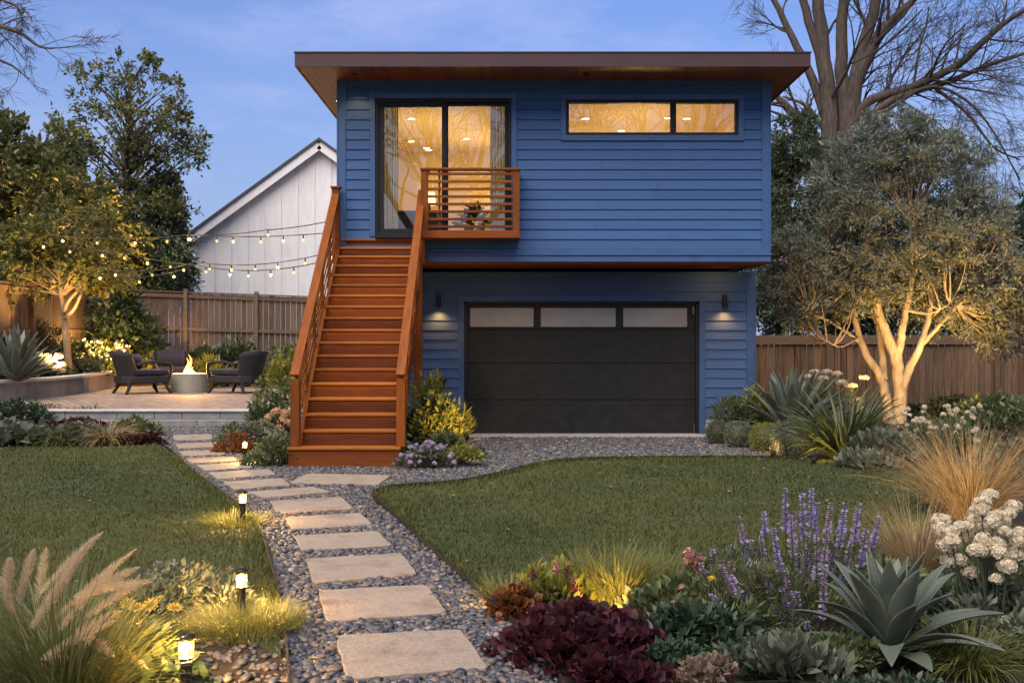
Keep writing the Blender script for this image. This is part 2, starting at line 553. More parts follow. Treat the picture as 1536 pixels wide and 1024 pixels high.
def ground_poly(px, z=0.0, n=0):
    q = np.array([G(a, b, z) for a, b in px])
    return q

g_ = MB(); g_.add([(-400, -60, 0), (400, -60, 0), (400, 500, 0), (-400, 500, 0)], [np.array([(0, 1, 2, 3)])])
tag(g_.build('ground', M['soil']), kind='structure')

left_edge = smooth_line(ground_poly([(222, 641), (244, 669), (262, 684), (287, 709), (322, 736), (362, 766), (387, 792), (402, 842), (416, 892), (426, 942), (433, 1024), (440, 1150)]), 5)
right_edge = smooth_line(ground_poly([(900, 1130), (838, 1024), (790, 965), (735, 907), (700, 876), (660, 841), (618, 802), (580, 768), (561, 752), (564, 741), (600, 733), (680, 727), (745, 715), (800, 701), (850, 693), (950, 690), (1100, 689), (1200, 690)]), 5)
gravel_back = ground_poly([(1225, 694), (1185, 676), (1120, 664), (1060, 655.5), (900, 655.5), (695, 655.5), (630, 655.5), (520, 655.5), (440, 641), (340, 641)])
gravel_poly = np.vstack([left_edge, right_edge, gravel_back])
sheet('gravel_path', gravel_poly, 0, .006, M['gravel'])

lawn_l = np.vstack([ground_poly([(-300, 672), (0, 673), (150, 672), (240, 669.5)])[:, :], left_edge[6:49] - np.array((.03, 0, 0)), ground_poly([(330, 935), (240, 960), (60, 985), (-300, 985)])])
lawn_r = np.vstack([right_edge[15:] + np.array((.02, -.02, 0)), ground_poly([(1290, 694), (1360, 703), (1420, 720), (1400, 780), (1300, 830), (1180, 855), (1000, 872), (850, 888), (750, 905)])])
sheet('lawn', lawn_l, 0, .022, M['lawn'])
sheet('lawn', lawn_r, 0, .022, M['lawn'])

rng = np.random.default_rng(11)
def grow_grass(name, poly, seed):
    r_ = np.random.default_rng(seed)
    q = sample_poly(r_, poly, lambda y: np.interp(y, [5, 7.5, 9, 12, 18], [6500, 5200, 3800, 2400, 1600]))
    n = len(q)
    # clumpy, mown turf: height wanders slowly over the lawn
    wob = .5 + .25 * np.sin(q[:, 0] * 3.1 + np.sin(q[:, 1] * 2.3) * 2) + .25 * np.sin(q[:, 1] * 4.3 + q[:, 0] * 1.7)
    Lh = (.028 + .022 * wob) * r_.uniform(.6, 1.35, n)
    wd = np.interp(q[:, 1], [5, 8, 16], [.0045, .006, .011]) * r_.uniform(.7, 1.3, n)
    mb = MB()
    base = np.c_[q, np.full(n, .02)]
    pat = .5 + .3 * np.sin(q[:, 0] * .9 + 2 * np.sin(q[:, 1] * .55 + 1)) + .2 * np.sin(q[:, 1] * 1.9 + q[:, 0] * 2.6 + np.sin(q[:, 0] * 5))
    rnd = np.clip(-.12 + .3 * wob + .72 * pat + r_.normal(0, .22, n), 0, 1)
    mb.straps(base, r_.uniform(0, 2 * np.pi, n), r_.uniform(.35, 1.35, n), Lh * 1.15, wd, r_.uniform(.2, 1.3, n), seg=2, rnd=rnd)
    o = mb.build(name, M['blade'])
    return tag(o, kind='stuff')
grow_grass('lawn_grass', lawn_l, 5)
grow_grass('lawn_grass', lawn_r, 6)

# taller tufts that spill over the lawn edges
def edge_tufts():
    r_ = np.random.default_rng(77)
    mb = MB()
    for line, side, y0, y1 in ((left_edge, -1, 6.2, 15), (right_edge, 1, 6.5, 15)):
        seg = line[:-1]; d = line[1:] - line[:-1]; ln = np.linalg.norm(d, axis=1)
        k = (seg[:, 1] > y0) & (seg[:, 1] < y1)
        pick = r_.choice(np.nonzero(k)[0], 5200, p=ln[k] / ln[k].sum())
        t = r_.random(len(pick))[:, None]
        q = seg[pick] + d[pick] * t
        nrm = np.c_[d[pick][:, 1], -d[pick][:, 0]] / ln[pick][:, None]
        if line is left_edge: nrm = -nrm if (nrm[:, 0] > 0).mean() > .5 else nrm
        else: nrm = nrm if (nrm[:, 0] > 0).mean() > .5 else -nrm
        q[:, :2] += nrm * np.abs(r_.normal(0, .06, len(q)))[:, None]
        q[:, 2] = .015
        mb.straps(q, r_.uniform(0, 6.28, len(q)), r_.uniform(.7, 1.5, len(q)), r_.uniform(.04, .1, len(q)), np.interp(q[:, 1], [6, 15], [.005, .011]), r_.uniform(.3, 1.6, len(q)), seg=3, rnd=r_.random(len(q)))
    tag(mb.build('edge_grass', M['blade']), kind='stuff')
edge_tufts()

# steel edging between lawn and gravel
for ln, lab in ((left_edge, 'dark steel edging strip along the left lawn side of the gravel path'), (right_edge, 'dark steel edging strip curving round the right lawn beside the gravel')):
    mb = MB()
    q = ln.copy()
    a = q.copy(); b_ = q.copy()
    t = np.gradient(q, axis=0); t /= np.linalg.norm(t, axis=1)[:, None]
    nr = np.c_[t[:, 1], -t[:, 0], np.zeros(len(t))] * .006
    n = len(q)
    V = np.vstack([q - nr + (0, 0, 0), q + nr, q + nr + (0, 0, .055), q - nr + (0, 0, .055)])
    f = []
    for i in range(n - 1):
        for j in range(4):
            k = (j + 1) % 4
            f.append((j * n + i, k * n + i, k * n + i + 1, j * n + i + 1))
    mb.add(V, [np.array(f)])
    tag(mb.build('edging_strip', M['steel']), lab, 'edging')

# flagstones
STONES = [
 [(504, 960), (514, 951), (690, 942.5), (734, 999.5), (521, 1016)],
 [(476.5, 884), (640, 876), (672, 917.5), (489.5, 929.5)],
 [(458, 836.7), (602, 828.6), (625, 860), (470, 871)],
 [(440.7, 802.5), (564.4, 795.4), (588, 816.5), (451.4, 823.7)],
 [(427.7, 775), (540.6, 768.4), (559.5, 785.3), (437.4, 792.8)],
 [(405, 750.5), (512, 744.3), (529.6, 761.2), (416.3, 767.7)],
 [(371, 736.7), (468.7, 729.2), (497, 736.2), (395.6, 745)],
 [(333.7, 721.7), (421.8, 716.5), (436.8, 726), (350.6, 733)],
 [(313, 708), (403, 702.6), (414, 711), (326, 717.6)],
 [(294, 697), (369, 692.5), (378.7, 700), (307.5, 705)],
 [(277.5, 687), (350.6, 684), (358, 690), (287, 693.6)],
 [(269, 676), (332, 673.7), (339, 679.7), (273.7, 682.7)],
 [(263.6, 664.7), (325.5, 662.5), (329, 669), (267, 671.5)],
 [(259.5, 652), (317, 650.5), (319.5, 658), (261, 659.5)]]
ORD = ['Nearest pale stone slab of the gravel path, its left corner clipped', 'Second pale stone slab of the path counted from the front', 'Third pale slab from the front, behind the tall bollard light',
       'Fourth pale slab from the front of the gravel path', 'Fifth pale slab from the front, beside the tip of the right lawn', 'Sixth pale slab from the front of the gravel path',
       'Seventh slab from the front, long and narrow before the stair landing slab', 'Eighth slab from the front, left of the stair landing slab', 'Ninth slab from the front of the gravel path',
       'Tenth slab from the front, a duller one below the stair-side light', 'Eleventh slab from the front, glowing beside the stair-side light', 'Twelfth slab from the front, lit warm by the stair-side light',
       'Second slab of the path before the patio step', 'Farthest grey slab of the path, right before the patio step']
r_ = np.random.default_rng(3)
def slab(px, label, cat='stepping stone', z=.034, group='stepping stones of the gravel path', name='stepping_stone'):
    q = ground_poly(px, z)[:, :2]
    if ((q[:, 0] * np.roll(q[:, 1], -1) - np.roll(q[:, 0], -1) * q[:, 1]).sum()) < 0: q = q[::-1]
    # edges broken into short, slightly wandering runs
    out = []
    n = len(q)
    for i in range(n):
        a, b_ = q[i], q[(i + 1) % n]
        for t in (0.03, .2, .4, .6, .8, .97):
            out.append(a + (b_ - a) * t + r_.normal(0, .0045, 2))
    c = np.mean(q, 0)
    mb = MB(); mb.prism(np.array(out) - c, -.03, z, rnd=r_.random())
    o = mb.build(name, M['flag'], bevel=.006)
    o.location = (c[0], c[1], 0)
    return tag(o, label, cat, group)
for px, lb in zip(STONES, ORD): slab(px, lb)
slab([(434, 723.4), (460, 709.5), (587, 712), (568, 725.4)], 'wide pale landing slab in the gravel at the foot of the wooden stairs', 'paving slab', .034, None, 'landing_slab')

# pebbles
stone_polys = [ground_poly(px, .034) for px in STONES] + [ground_poly([(434, 723.4), (460, 709.5), (587, 712), (568, 725.4)], .034)]
def pebbles():
    r_ = np.random.default_rng(21)
    mb = MB()
    q = sample_poly(r_, gravel_poly, lambda y: np.interp(y, [4.2, 6, 8.5, 11, 14, 19], [2300, 2300, 2100, 1700, 1300, 1000]))
    keep = np.ones(len(q), bool)
    for sp in stone_polys:
        c = sp.mean(0); keep &= ~inpoly(q, c + (sp - c) * .97)
    q = q[keep]
    n = len(q)
    sz = np.interp(q[:, 1], [5, 8, 12, 18], [.0135, .0125, .0125, .0135]) * np.clip(r_.lognormal(0, .38, n), .5, 2.1)
    big = r_.random(n) < .012; sz[big] *= 1.5
    ax = r_.uniform(0, 6.28, n); tl = r_.normal(0, .25, (n, 2))
    Z = np.c_[tl, np.ones(n)]; Z /= np.linalg.norm(Z, axis=1)[:, None]
    X0 = np.c_[np.cos(ax), np.sin(ax), np.zeros(n)]
    Y = np.cross(Z, X0); Y /= np.linalg.norm(Y, axis=1)[:, None]; X = np.cross(Y, Z)
    sc = np.c_[sz * r_.uniform(.9, 1.5, n), sz * r_.uniform(.75, 1.05, n), sz * r_.uniform(.45, .75, n)]
    loc = np.c_[q, .006 + sz * r_.uniform(.15, .6, n)]
    near = q[:, 1] < 7.4
    lump = np.random.default_rng(2)
    T2 = ICO2[0] * (1 + lump.normal(0, .05, (len(ICO2[0]), 1)))
    rn = r_.random(n)
    for k, T, f in ((near, T2, ICO2[1]), (~near, ICO1[0] * 1.1, ICO1[1])):
        mb.scatter(T, f, loc[k], X[k], Y[k], Z[k], sc[k], rnd=rn[k])
    tag(mb.build('pebbles', M['pebble'], smooth=True), kind='stuff')
    # a spill of stones in the soil at the left, by the front lamp
    mb = MB()
    poly = ground_poly([(300, 935), (400, 900), (428, 950), (434, 1060), (250, 1060), (255, 985)])
    q = sample_poly(r_, poly, lambda y: np.full_like(y, 380.))
    n = len(q); sz = .014 * np.clip(r_.lognormal(0, .35, n), .5, 2)
    X, Y, Z = frames(np.c_[r_.normal(0, 1, (n, 2)), r_.normal(0, .2, n)], r_, rolls=.2)
    mb.scatter(T2, ICO2[1], np.c_[q, sz * .4], X, Y, Z, np.c_[sz * 1.0, sz * 1.3, sz * .65], rnd=np.clip(r_.random(n) * .7 + .3, 0, 1))
    tag(mb.build('soil_pebbles', M['pebble'], smooth=True), kind='stuff')
pebbles()

def litter():
    r_ = np.random.default_rng(64)
    mb = MB()
    for poly, n, z in ((gravel_poly, 170, .022), (lawn_l, 40, .05), (lawn_r, 60, .05)):
        q = sample_poly(r_, poly, lambda y: np.full_like(y, 6.0))
        q = q[r_.permutation(len(q))[:n]]
        if z < .03:      # leaves gather along the edging
            e = np.vstack([left_edge, right_edge])[:, :2]; j = r_.integers(0, len(e), len(q)); k = r_.random(len(q)) < .55
            q[k] = e[j[k]] + r_.normal(0, .09, (k.sum(), 2))
        d = np.c_[r_.normal(0, 1, (len(q), 2)), r_.normal(0, .2, len(q))]
        X, Y, Z = frames(d, r_, rolls=.35)
        mb.scatter(LEAF_MD[0], LEAF_MD[1], np.c_[q, np.full(len(q), z)], X, Y, Z, r_.uniform(.025, .055, len(q)), rnd=r_.random(len(q)))
    tag(mb.build('fallen_leaves', leaf_mat('dry_leaf', [(.10, .05, .02), (.20, .12, .045), (.30, .21, .08), (.34, .29, .19)], .7, .2)), kind='stuff')
litter()

# ================================================================== patio, step, raised bed
wall_line = smooth_line([(-17, 21.2, 0), (-14, 21.9, 0), (-12.2, 22.6, 0), (-11.2, 23.8, 0), (-10.75, 25.4, 0), (-10.75, 27.3, 0), (-11.1, 30, 0), (-11.6, 32.6, 0)], 5)
patio_poly = [(-2.7, 20.36), (-2.7, 33.5)] + [(p[0], p[1]) for p in wall_line[::-1]] + [(-17, 20.36)]
sheet('patio', patio_poly, 0, .25, M['patio'])
st = thing('patio_step', 'two-course grey stone step along the front of the brick patio', 'step', (-6, 20.2, 0))
r_ = np.random.default_rng(8)
mb = MB(); x = -8.6
while x < -2.75:
    L_ = r_.uniform(.5, .95); x1 = min(x + L_, -2.72)
    mb.box(x + .004, x1 - .004, 20.05, 20.36, 0, .125, rnd=r_.random()); x = x1
mb.build('lower_course', M['stonewall'], st, bevel=.008)
mb = MB(); x = -9.0
while x < -2.75:
    L_ = r_.uniform(.5, 1.0); x1 = min(x + L_, -2.72)
    mb.box(x + .004, x1 - .004, 20.24, 20.55, .127, .262, rnd=r_.random()); x = x1
mb.build('upper_course', M['stonewall'], st, bevel=.008)
mb = MB(); x = -9.02
while x < -2.75:
    L_ = r_.uniform(.6, 1.0); x1 = min(x + L_, -2.72)
    mb.box(x + .003, x1 - .003, 20.2, 20.6, .264, .295, rnd=r_.random()); x = x1
mb.build('coping', M['coping'], st, bevel=.006)

rw = thing('retaining_wall', 'curved low grey stone retaining wall with pale coping beside the patio', 'retaining wall', (-11, 25, 0))
def strip_wall(line, off0, off1, z0, z1, name, m, bev):
    t = np.gradient(line, axis=0); t /= np.linalg.norm(t, axis=1)[:, None]
    nr = np.c_[t[:, 1], -t[:, 0], 0 * t[:, 0]]
    mb = MB(); r2 = np.random.default_rng(4)
    a, b_ = line + nr * off0, line + nr * off1
    for i in range(len(line) - 1):
        g = .004
        q = [a[i] + (a[i + 1] - a[i]) * g, a[i + 1] - (a[i + 1] - a[i]) * g, b_[i + 1] - (b_[i + 1] - b_[i]) * g, b_[i] + (b_[i + 1] - b_[i]) * g]
        mb.prism(q, z0, z1, rnd=r2.random())
    return mb.build(name, m, rw, bevel=bev)
strip_wall(wall_line, -.28, 0.0, .1, .64, 'wall_face', M['stonewall'], .01)
strip_wall(wall_line, -.36, .05, .642, .71, 'coping', M['coping'], .01)
_t = np.gradient(wall_line, axis=0); _t /= np.linalg.norm(_t, axis=1)[:, None]
bed_poly = [(p[0] - t[1] * .16, p[1] + t[0] * .16) for p, t in zip(wall_line, _t)] + [(-7, 33.6), (-7, 38), (-22, 38), (-22, 21.2)]
sheet('raised_bed', bed_poly, 0, .62, M['soil'])
# ================================================================== house
BLUE = [(.021, .068, .172), (.030, .090, .225), (.040, .109, .266)]
M['siding'] = mat('blue_siding', BLUE, .55, 7, stretch=(.6, 1, 6), wr=.6, bump=.15, bscale=60, bstretch=(1, 1, 14), rvar=.06, spec=.3)
M['siding_low'] = mat('slate_blue_siding', [(.030, .064, .138), (.042, .086, .182), (.054, .104, .214)], .6, 7, stretch=(.6, 1, 6), wr=.6, bump=.15, bscale=60, bstretch=(1, 1, 14), rvar=.06, spec=.25)
M['lowtrim'] = mat('slate_blue_trim', [(.030, .066, .142), (.044, .090, .188)], .55, 5, bump=.08, bscale=50, spec=.3)
M['bluetrim'] = mat('blue_trim', [(.022, .072, .180), (.032, .096, .236)], .5, 5, bump=.08, bscale=50)
M['fascia'] = mat('fascia_metal', [(.040, .016, .016), (.056, .024, .024)], .5, 3, stretch=(.4, 1, 1), metal=.2, bump=.05)
M['soffit'] = mat('soffit_cedar', [(.13, .034, .006), (.25, .072, .013), (.34, .11, .022)], .5, 5, stretch=(7, .5, 1), wr=.45, bump=.2, bscale=30, bstretch=(10, .6, 1))
M['black'] = plain('black_aluminium', (.009, .010, .013), .5, 0, spec=.25)
M['garage'] = mat('garage_panel', [(.006, .006, .006), (.012, .0115, .011), (.019, .0175, .0155)], .6, 5, stretch=(1, 1, 1.4), detail=10, bump=.25, bscale=60, rvar=.12, spec=.22)
M['frost'] = mat('frosted_glass', [(.21, .20, .18), (.27, .255, .23)], .3, 2.5, stretch=(1, 1, 2))
M['wood'] = mat('redwood', [(.075, .017, .0015), (.185, .044, .004), (.29, .080, .008)], .55, 4, stretch=(.7, 6, 6), wr=.6, bump=.25, bscale=12, bstretch=(1, 14, 14), rvar=.08, spec=.2)
M['woodv'] = mat('redwood_upright', [(.085, .020, .002), (.17, .044, .004), (.25, .072, .008)], .55, 4, stretch=(6, 6, .7), wr=.4, bump=.25, bscale=12, bstretch=(14, 14, 1), rvar=.08, spec=.2)
M['woods'] = mat('redwood_sloped', [(.10, .025, .003), (.19, .052, .005), (.28, .085, .010)], .55, 4, stretch=(6, .8, .8), wr=.35, bump=.2, bscale=12, bstretch=(14, 1.2, 1.2), rvar=.08, spec=.2)
M['plaster'] = plain('warm_plaster', (.62, .52, .36), .9, 0, .05, 3)
M['ceiling'] = plain('ceiling_paint', (.72, .62, .46), .9, 0, .03, 3)
M['oak'] = mat('oak_floor', [(.20, .11, .05), (.30, .18, .09)], .5, 4, stretch=(6, .6, 1))
M['curtain'] = leaf_mat('curtain_linen', [(.50, .53, .42), (.62, .64, .52)], .9, .6, spec=.1)
M['sofa'] = plain('sofa_linen', (.42, .40, .33), .9)

def glass_mat(name, refl, tint=(1, 1, 1)):
    m, n, l, b = _new(name)
    tr = n.new("ShaderNodeBsdfTransparent"); tr.inputs['Color'].default_value = c4(tint)
    gl = n.new("ShaderNodeBsdfGlossy"); gl.inputs['Roughness'].default_value = .01
    tc = n.new("ShaderNodeTexCoord"); no = n.new("ShaderNodeTexNoise"); no.inputs['Scale'].default_value = 1.4; no.inputs['Detail'].default_value = 1
    l.new(tc.outputs['Object'], no.inputs['Vector'])
    fr = n.new("ShaderNodeFresnel"); fr.inputs['IOR'].default_value = 1.5
    ad = n.new("ShaderNodeMath"); ad.operation = 'ADD'; ad.inputs[1].default_value = refl; ad.use_clamp = True
    l.new(fr.outputs[0], ad.inputs[0])
    ms = n.new("ShaderNodeMixShader")
    l.new(ad.outputs[0], ms.inputs[0]); l.new(tr.outputs[0], ms.inputs[1]); l.new(gl.outputs[0], ms.inputs[2])
    l.new(ms.outputs[0], n["Material Output"].inputs['Surface'])
    return m
M['glass'] = glass_mat('coated_glass', .06)

YU, YL, YR = 16.9, 18.0, 16.0
UX0, UX1, UZ0, UZ1 = -2.65, 3.93, 2.77, 5.60
LX0, LX1 = -2.65, 3.946
ROOF_L, ROOF_R = -3.15, 4.33

house = thing('house', 'two-storey blue clapboard garden house with flat overhanging roof and black garage door', 'house', (.64, YU, 0))

def cells(x0, x1, z0, z1, holes):
    xs = sorted({x0, x1, *[h for q in holes for h in q[:2] if x0 < h < x1]})
    zs = sorted({z0, z1, *[h for q in holes for h in q[2:] if z0 < h < z1]})
    for j in range(len(zs) - 1):
        run = None
        for i in range(len(xs) - 1):
            cx, cz = (xs[i] + xs[i + 1]) / 2, (zs[j] + zs[j + 1]) / 2
            solid = not any(a < cx < b and c < cz < d for a, b, c, d in holes)
            if solid: run = (run[0] if run else xs[i], xs[i + 1])
            if (not solid or i == len(xs) - 2) and run:
                yield run[0], run[1], zs[j], zs[j + 1]; run = None

def clap(mb, x0, x1, z0, z1, y, holes, pitch, seed):
    """lap siding: each course leans out at its lower edge"""
    r2 = np.random.default_rng(seed)
    n = int(round((z1 - z0) / pitch)); pitch = (z1 - z0) / n
    for k in range(n):
        a, b_ = z0 + k * pitch, z0 + (k + 1) * pitch
        tone = r2.random()
        dep = lambda z: .024 - .019 * (z - a) / pitch
        for xa, xb, za, zb in cells(x0, x1, a, b_, holes):
            # long boards are butted at random lengths
            cuts = [xa]
            if xb - xa > 3.4 and r2.random() < .8: cuts.append(xa + (xb - xa) * r2.uniform(.25, .75))
            cuts.append(xb)
            for c0, c1 in zip(cuts[:-1], cuts[1:]):
                g = .0012
                d0, d1 = dep(za), dep(zb)
                V = [(c0 + g, y - d0, za), (c1 - g, y - d0, za), (c1 - g, y - d1, zb), (c0 + g, y - d1, zb), (c0 + g, y, za), (c1 - g, y, za), (c1 - g, y, zb), (c0 + g, y, zb)]
                mb.add(V, [np.array([(0, 1, 2, 3), (0, 4, 5, 1), (3, 2, 6, 7), (0, 3, 7, 4), (1, 5, 6, 2)])], rnd=np.clip(tone * .6 + r2.random() * .4, 0, 1))

DOOR = (-2.09, -.01, 3.15, 5.26)
WIN = (.827, 3.46, 4.70, 5.24)
GAR = (-.78, 3.05, 0.02, 2.20)
t_ = .085
DOORT = (DOOR[0] - t_, DOOR[1] + t_, DOOR[2], DOOR[3] + t_)
WINT = (WIN[0] - t_, WIN[1] + t_, WIN[2] - t_, WIN[3] + t_)
GART = (GAR[0] - .1, GAR[1] + .1, 0, GAR[3] + .1)

# cores
mb = MB()
for c in cells(UX0, UX1, UZ0 + .02, UZ1, [DOOR, WIN]): mb.box(c[0], c[1], YU, YU + .18, c[2], c[3])
mb.box(UX0, UX0 + .18, YU + .18, 26, UZ0 + .02, UZ1)
mb.box(UX1 - .18, UX1, YU + .18, 26, UZ0 + .02, UZ1)
mb.box(UX0 + .18, UX1 - .18, 25.82, 26, UZ0 + .02, UZ1)
for c in cells(LX0, LX1, 0, UZ0 - .09, [GAR]): mb.box(c[0], c[1], YL, YL + .2, c[2], c[3])
mb.box(LX0, LX0 + .2, YL + .2, 26, 0, UZ0 - .09)
mb.box(LX1 - .2, LX1, YL + .2, 26, 0, UZ0 - .09)
mb.box(LX0 + .2, LX1 - .2, 25.8, 26, 0, UZ0 - .09)
core = mb.build('wall', M['bluetrim'], house)
# side lap boards so the flanks read as siding too
mb = MB()
clap(mb, UX0 + .11, UX1 - .11, 2.96, UZ1 - .05, YU, [DOORT, WINT], .1545, 1)
ml = MB(); clap(ml, LX0 + .1, LX1 - .13, 0.02, UZ0 - .1, YL, [GART], .158, 2); ml.build('garage_siding', M['siding_low'], house)
k0 = len(mb.v)
side = MB()
clap(side, YU + .12, 25.9, 2.96, UZ1 - .05, 0, [], .1545, 3)
clap(side, YL + .12, 25.9, 0.02, UZ0 - .1, 0, [], .158, 4)
sv = np.vstack(side.v)
for xx, sg in ((UX0, -1), (UX1, 1)):
    V = np.c_[xx - sg * sv[:, 1], sv[:, 0], sv[:, 2]]
    mb.add(V, side.f, np.concatenate(side.r))
mb.build('siding', M['siding'], house)

def ringtrim(mb, q, wd, y0, y1, bottom=True):
    x0, x1, z0, z1 = q
    mb.box(x0 - wd, x1 + wd, y0, y1, z1, z1 + wd)
    zb = z0
    if bottom:
        mb.box(x0 - wd, x1 + wd, y0, y1, z0 - wd, z0); 
    mb.box(x0 - wd, x0, y0, y1, zb, z1); mb.box(x1, x1 + wd, y0, y1, zb, z1)
mb = MB()
mb.box(UX0, UX0 + .11, YU - .03, YU - .001, 2.955, UZ1 - .03); mb.box(UX1 - .11, UX1, YU - .03, YU - .001, 2.955, UZ1 - .03)
mb.box(UX0 - .03, UX0 - .001, YU - .03, YU + .12, 2.955, UZ1 - .03); mb.box(UX1 + .001, UX1 + .03, YU - .03, YU + .12, 2.955, UZ1 - .03)
ml = MB(); ml.box(LX0, LX0 + .1, YL - .03, YL - .001, 0.02, UZ0 - .1); ml.build('corner_board', M['lowtrim'], house, bevel=.004)
ml = MB(); ml.box(LX1 - .13, LX1, YL - .03, YL - .001, 0.02, UZ0 - .1)
ml.box(LX1 + .001, LX1 + .03, YL - .03, YL + .12, 0.02, UZ0 - .1); ml.build('corner_board', M['lowtrim'], house, bevel=.004)
mb.box(UX0 + .11, UX1 - .11, YU - .032, YU - .001, UZ1 - .14, UZ1 - .03)
mb.build('corner_board', M['bluetrim'], house, bevel=.004)
mb = MB(); ringtrim(mb, DOOR, t_, YU - .04, YU - .001, bottom=False); ringtrim(mb, WIN, t_, YU - .04, YU - .001)
mb.build('window_trim', M['bluetrim'], house, bevel=.004)
mb = MB(); ringtrim(mb, (GAR[0], GAR[1], .02, GAR[3]), .1, YL - .035, YL - .001, bottom=False)
mb.build('garage_trim', M['lowtrim'], house, bevel=.004)
# base flashing band under the upper siding, overhang soffit
mb = MB()
mb.box(UX0 - .02, UX1 + .02, YU - .055, YU - .001, 2.765, 2.86)
mb.box(UX0 - .035, UX1 + .035, YU - .075, YU - .001, 2.862, 2.895)
mb.box(UX0 - .02, UX1 + .02, YU - .035, YU - .001, 2.897, 2.955)
mb.box(UX1 + .001, UX1 + .02, YU, 26, 2.765, 2.955); mb.box(UX0 - .02, UX0 - .001, YU, 26, 2.765, 2.955)
mb.build('base_band', M['bluetrim'], house, bevel=.004)
mb = MB(); r_ = np.random.default_rng(5)
for i in range(9):
    y0 = YU + i * .122
    mb.box(UX0, UX1, y0 + .002, y0 + .12, 2.735, 2.787, rnd=r_.random())
mb.build('overhang_soffit', M['wood'], house)

# roof: slab, fascia, cedar soffit
rf = MB(); rf.box(ROOF_L + .03, ROOF_R - .03, YR + .03, 26.6, 5.565, 5.72)
roof = rf.build('roof', plain('roof_membrane', (.06, .055, .055), .9), house)
mb = MB()
for x0, x1, y0, y1 in ((ROOF_L, ROOF_R, YR, YR + .03), (ROOF_L, ROOF_L + .03, YR + .03, 26.6), (ROOF_R - .03, ROOF_R, YR + .03, 26.6), (ROOF_L, ROOF_R, 26.6, 26.63)):
    mb.box(x0, x1, y0, y1, 5.527, 5.725)
mb.box(ROOF_L - .012, ROOF_R + .012, YR - .012, 26.64, 5.726, 5.748)
mb.build('fascia', M['fascia'], roof, bevel=.004)
mb = MB(); r_ = np.random.default_rng(6)
x = ROOF_L + .03
while x < ROOF_R - .03:
    x1 = min(x + .1, ROOF_R - .03)
    mb.box(x + .0015, x1 - .0015, YR + .031, 26.59, 5.537, 5.563, rnd=r_.random()); x = x1
mb.build('soffit', M['soffit'], roof)

# ---- room behind the glass
mb = MB()
mb.box(UX0 + .19, UX1 - .19, YU + .19, 22.6, 3.04, 3.11)
mb.build('room_floor', M['oak'], house)
mb = MB()
mb.box(UX0 + .182, UX0 + .2, YU + .182, 22.6, 3.11, 5.42); mb.box(UX1 - .2, UX1 - .182, YU + .182, 22.6, 3.11, 5.42)
mb.box(UX0 + .19, UX1 - .19, 22.6, 22.7, 3.11, 5.42)
for c in cells(UX0 + .2, UX1 - .2, 3.11, 5.42, [DOOR, WIN]): mb.box(c[0], c[1], YU + .182, YU + .2, c[2], c[3])
mb.box(.52, .62, YU + .2, 20.2, 3.11, 5.42)
mb.build('room_wall', M['plaster'], house)
mb = MB(); mb.box(UX0 + .19, UX1 - .19, YU + .19, 22.6, 5.42, 5.5)
mb.build('room_ceiling', M['ceiling'], house)
M['downlight'] = glow('downlight_glow', (1, .72, .38), 1.6)
r_ = np.random.default_rng(9)
for px, py, wat in ((617, 178, 1), (617, 212, 1), (640, 222, 1), (652, 246, 1), (700, 208, 0), (878, 178, 1), (1002, 177, 1), (1030, 178, 1), (932, 196, 1), (1092, 190, 0)):
    Y = (5.415 - H) * F / (512 - py); X = (px - 768) * Y / F
    if Y > 22.3: Y = 22.3
    if Y < 17.3: continue
    t = thing('ceiling_light', 'ceiling', 'ceiling light', (X, Y, 5.415), group='ceiling lights inside the upper room')
    lb = 'small round ceiling light seen through the upper strip window' if px > 800 else 'small round ceiling light seen through the glass of the sliding door'
    t["label"] = lb
    mb = MB(); mb.lathe([(.02, 0), (.07, 0), (.085, -.012), (.085, 0.004)], 18); mb.build('trim_ring', M['plaster'], t, local=True)
    mb = MB(); mb.lathe([(.001, -.006), (.06, -.006), (.062, .003)], 18, caps=True); mb.build('lens', M['downlight'], t, local=True)
for x, y, e in ((-1.4, 19.2, 11), (-.6, 21, 12), (2.2, 18.8, 11), (2.2, 21, 10)):
    lamp('POINT', 'room_lamp_light', (x, y, 4.2), e * .95, (1, .64, .20), house, size=.25)

# curtains and a little furniture behind the sliding door
def curtain(x0, x1, z0, z1, lab):
    n = 46; t = np.linspace(0, 1, n); x = x0 + (x1 - x0) * t
    y = YU + .36 + .035 * np.sin(t * 38) + .012 * np.sin(t * 17 + 1)
    V = np.vstack([np.c_[x, y, np.full(n, z0)], np.c_[x, y + .01 * np.sin(t * 21), np.full(n, z1)]])
    mb = MB(); mb.add(V, [np.array([(i, i + 1, n + i + 1, n + i) for i in range(n - 1)])])
    o = mb.build('curtain', M['curtain'], smooth=True)
    tag(o, lab, 'curtain', 'curtains of the sliding door')
curtain(-2.03, -1.78, 3.12, 5.36, 'pale linen curtain at the left side of the sliding door')
curtain(-.34, -.06, 3.12, 5.36, 'pale linen curtain at the right side of the sliding door')
t = thing('console_table', 'low dark cabinet seen through the left pane of the sliding door', 'cabinet', (-1.55, 19.0, 3.11))
mb = MB(); mb.box(-.5, .35, -.22, .22, .08, .62); mb.build('cabinet_body', plain('dark_oak', (.05, .03, .018), .5), t, local=True, bevel=.01)
mb = MB(); mb.box(-.53, .38, -.25, .25, .622, .66); mb.build('top', plain('dark_oak_top', (.07, .045, .025), .45), t, local=True, bevel=.006)
for x in (-.45, .3):
    mb = MB(); mb.box(x - .03, x + .03, -.18, .18, 0, .079); mb.build('leg', M['black'], t, local=True)
t = thing('table_lamp', 'glowing table lamp on the dark cabinet behind the sliding door', 'table lamp', (-1.42, 19.0, 3.77))
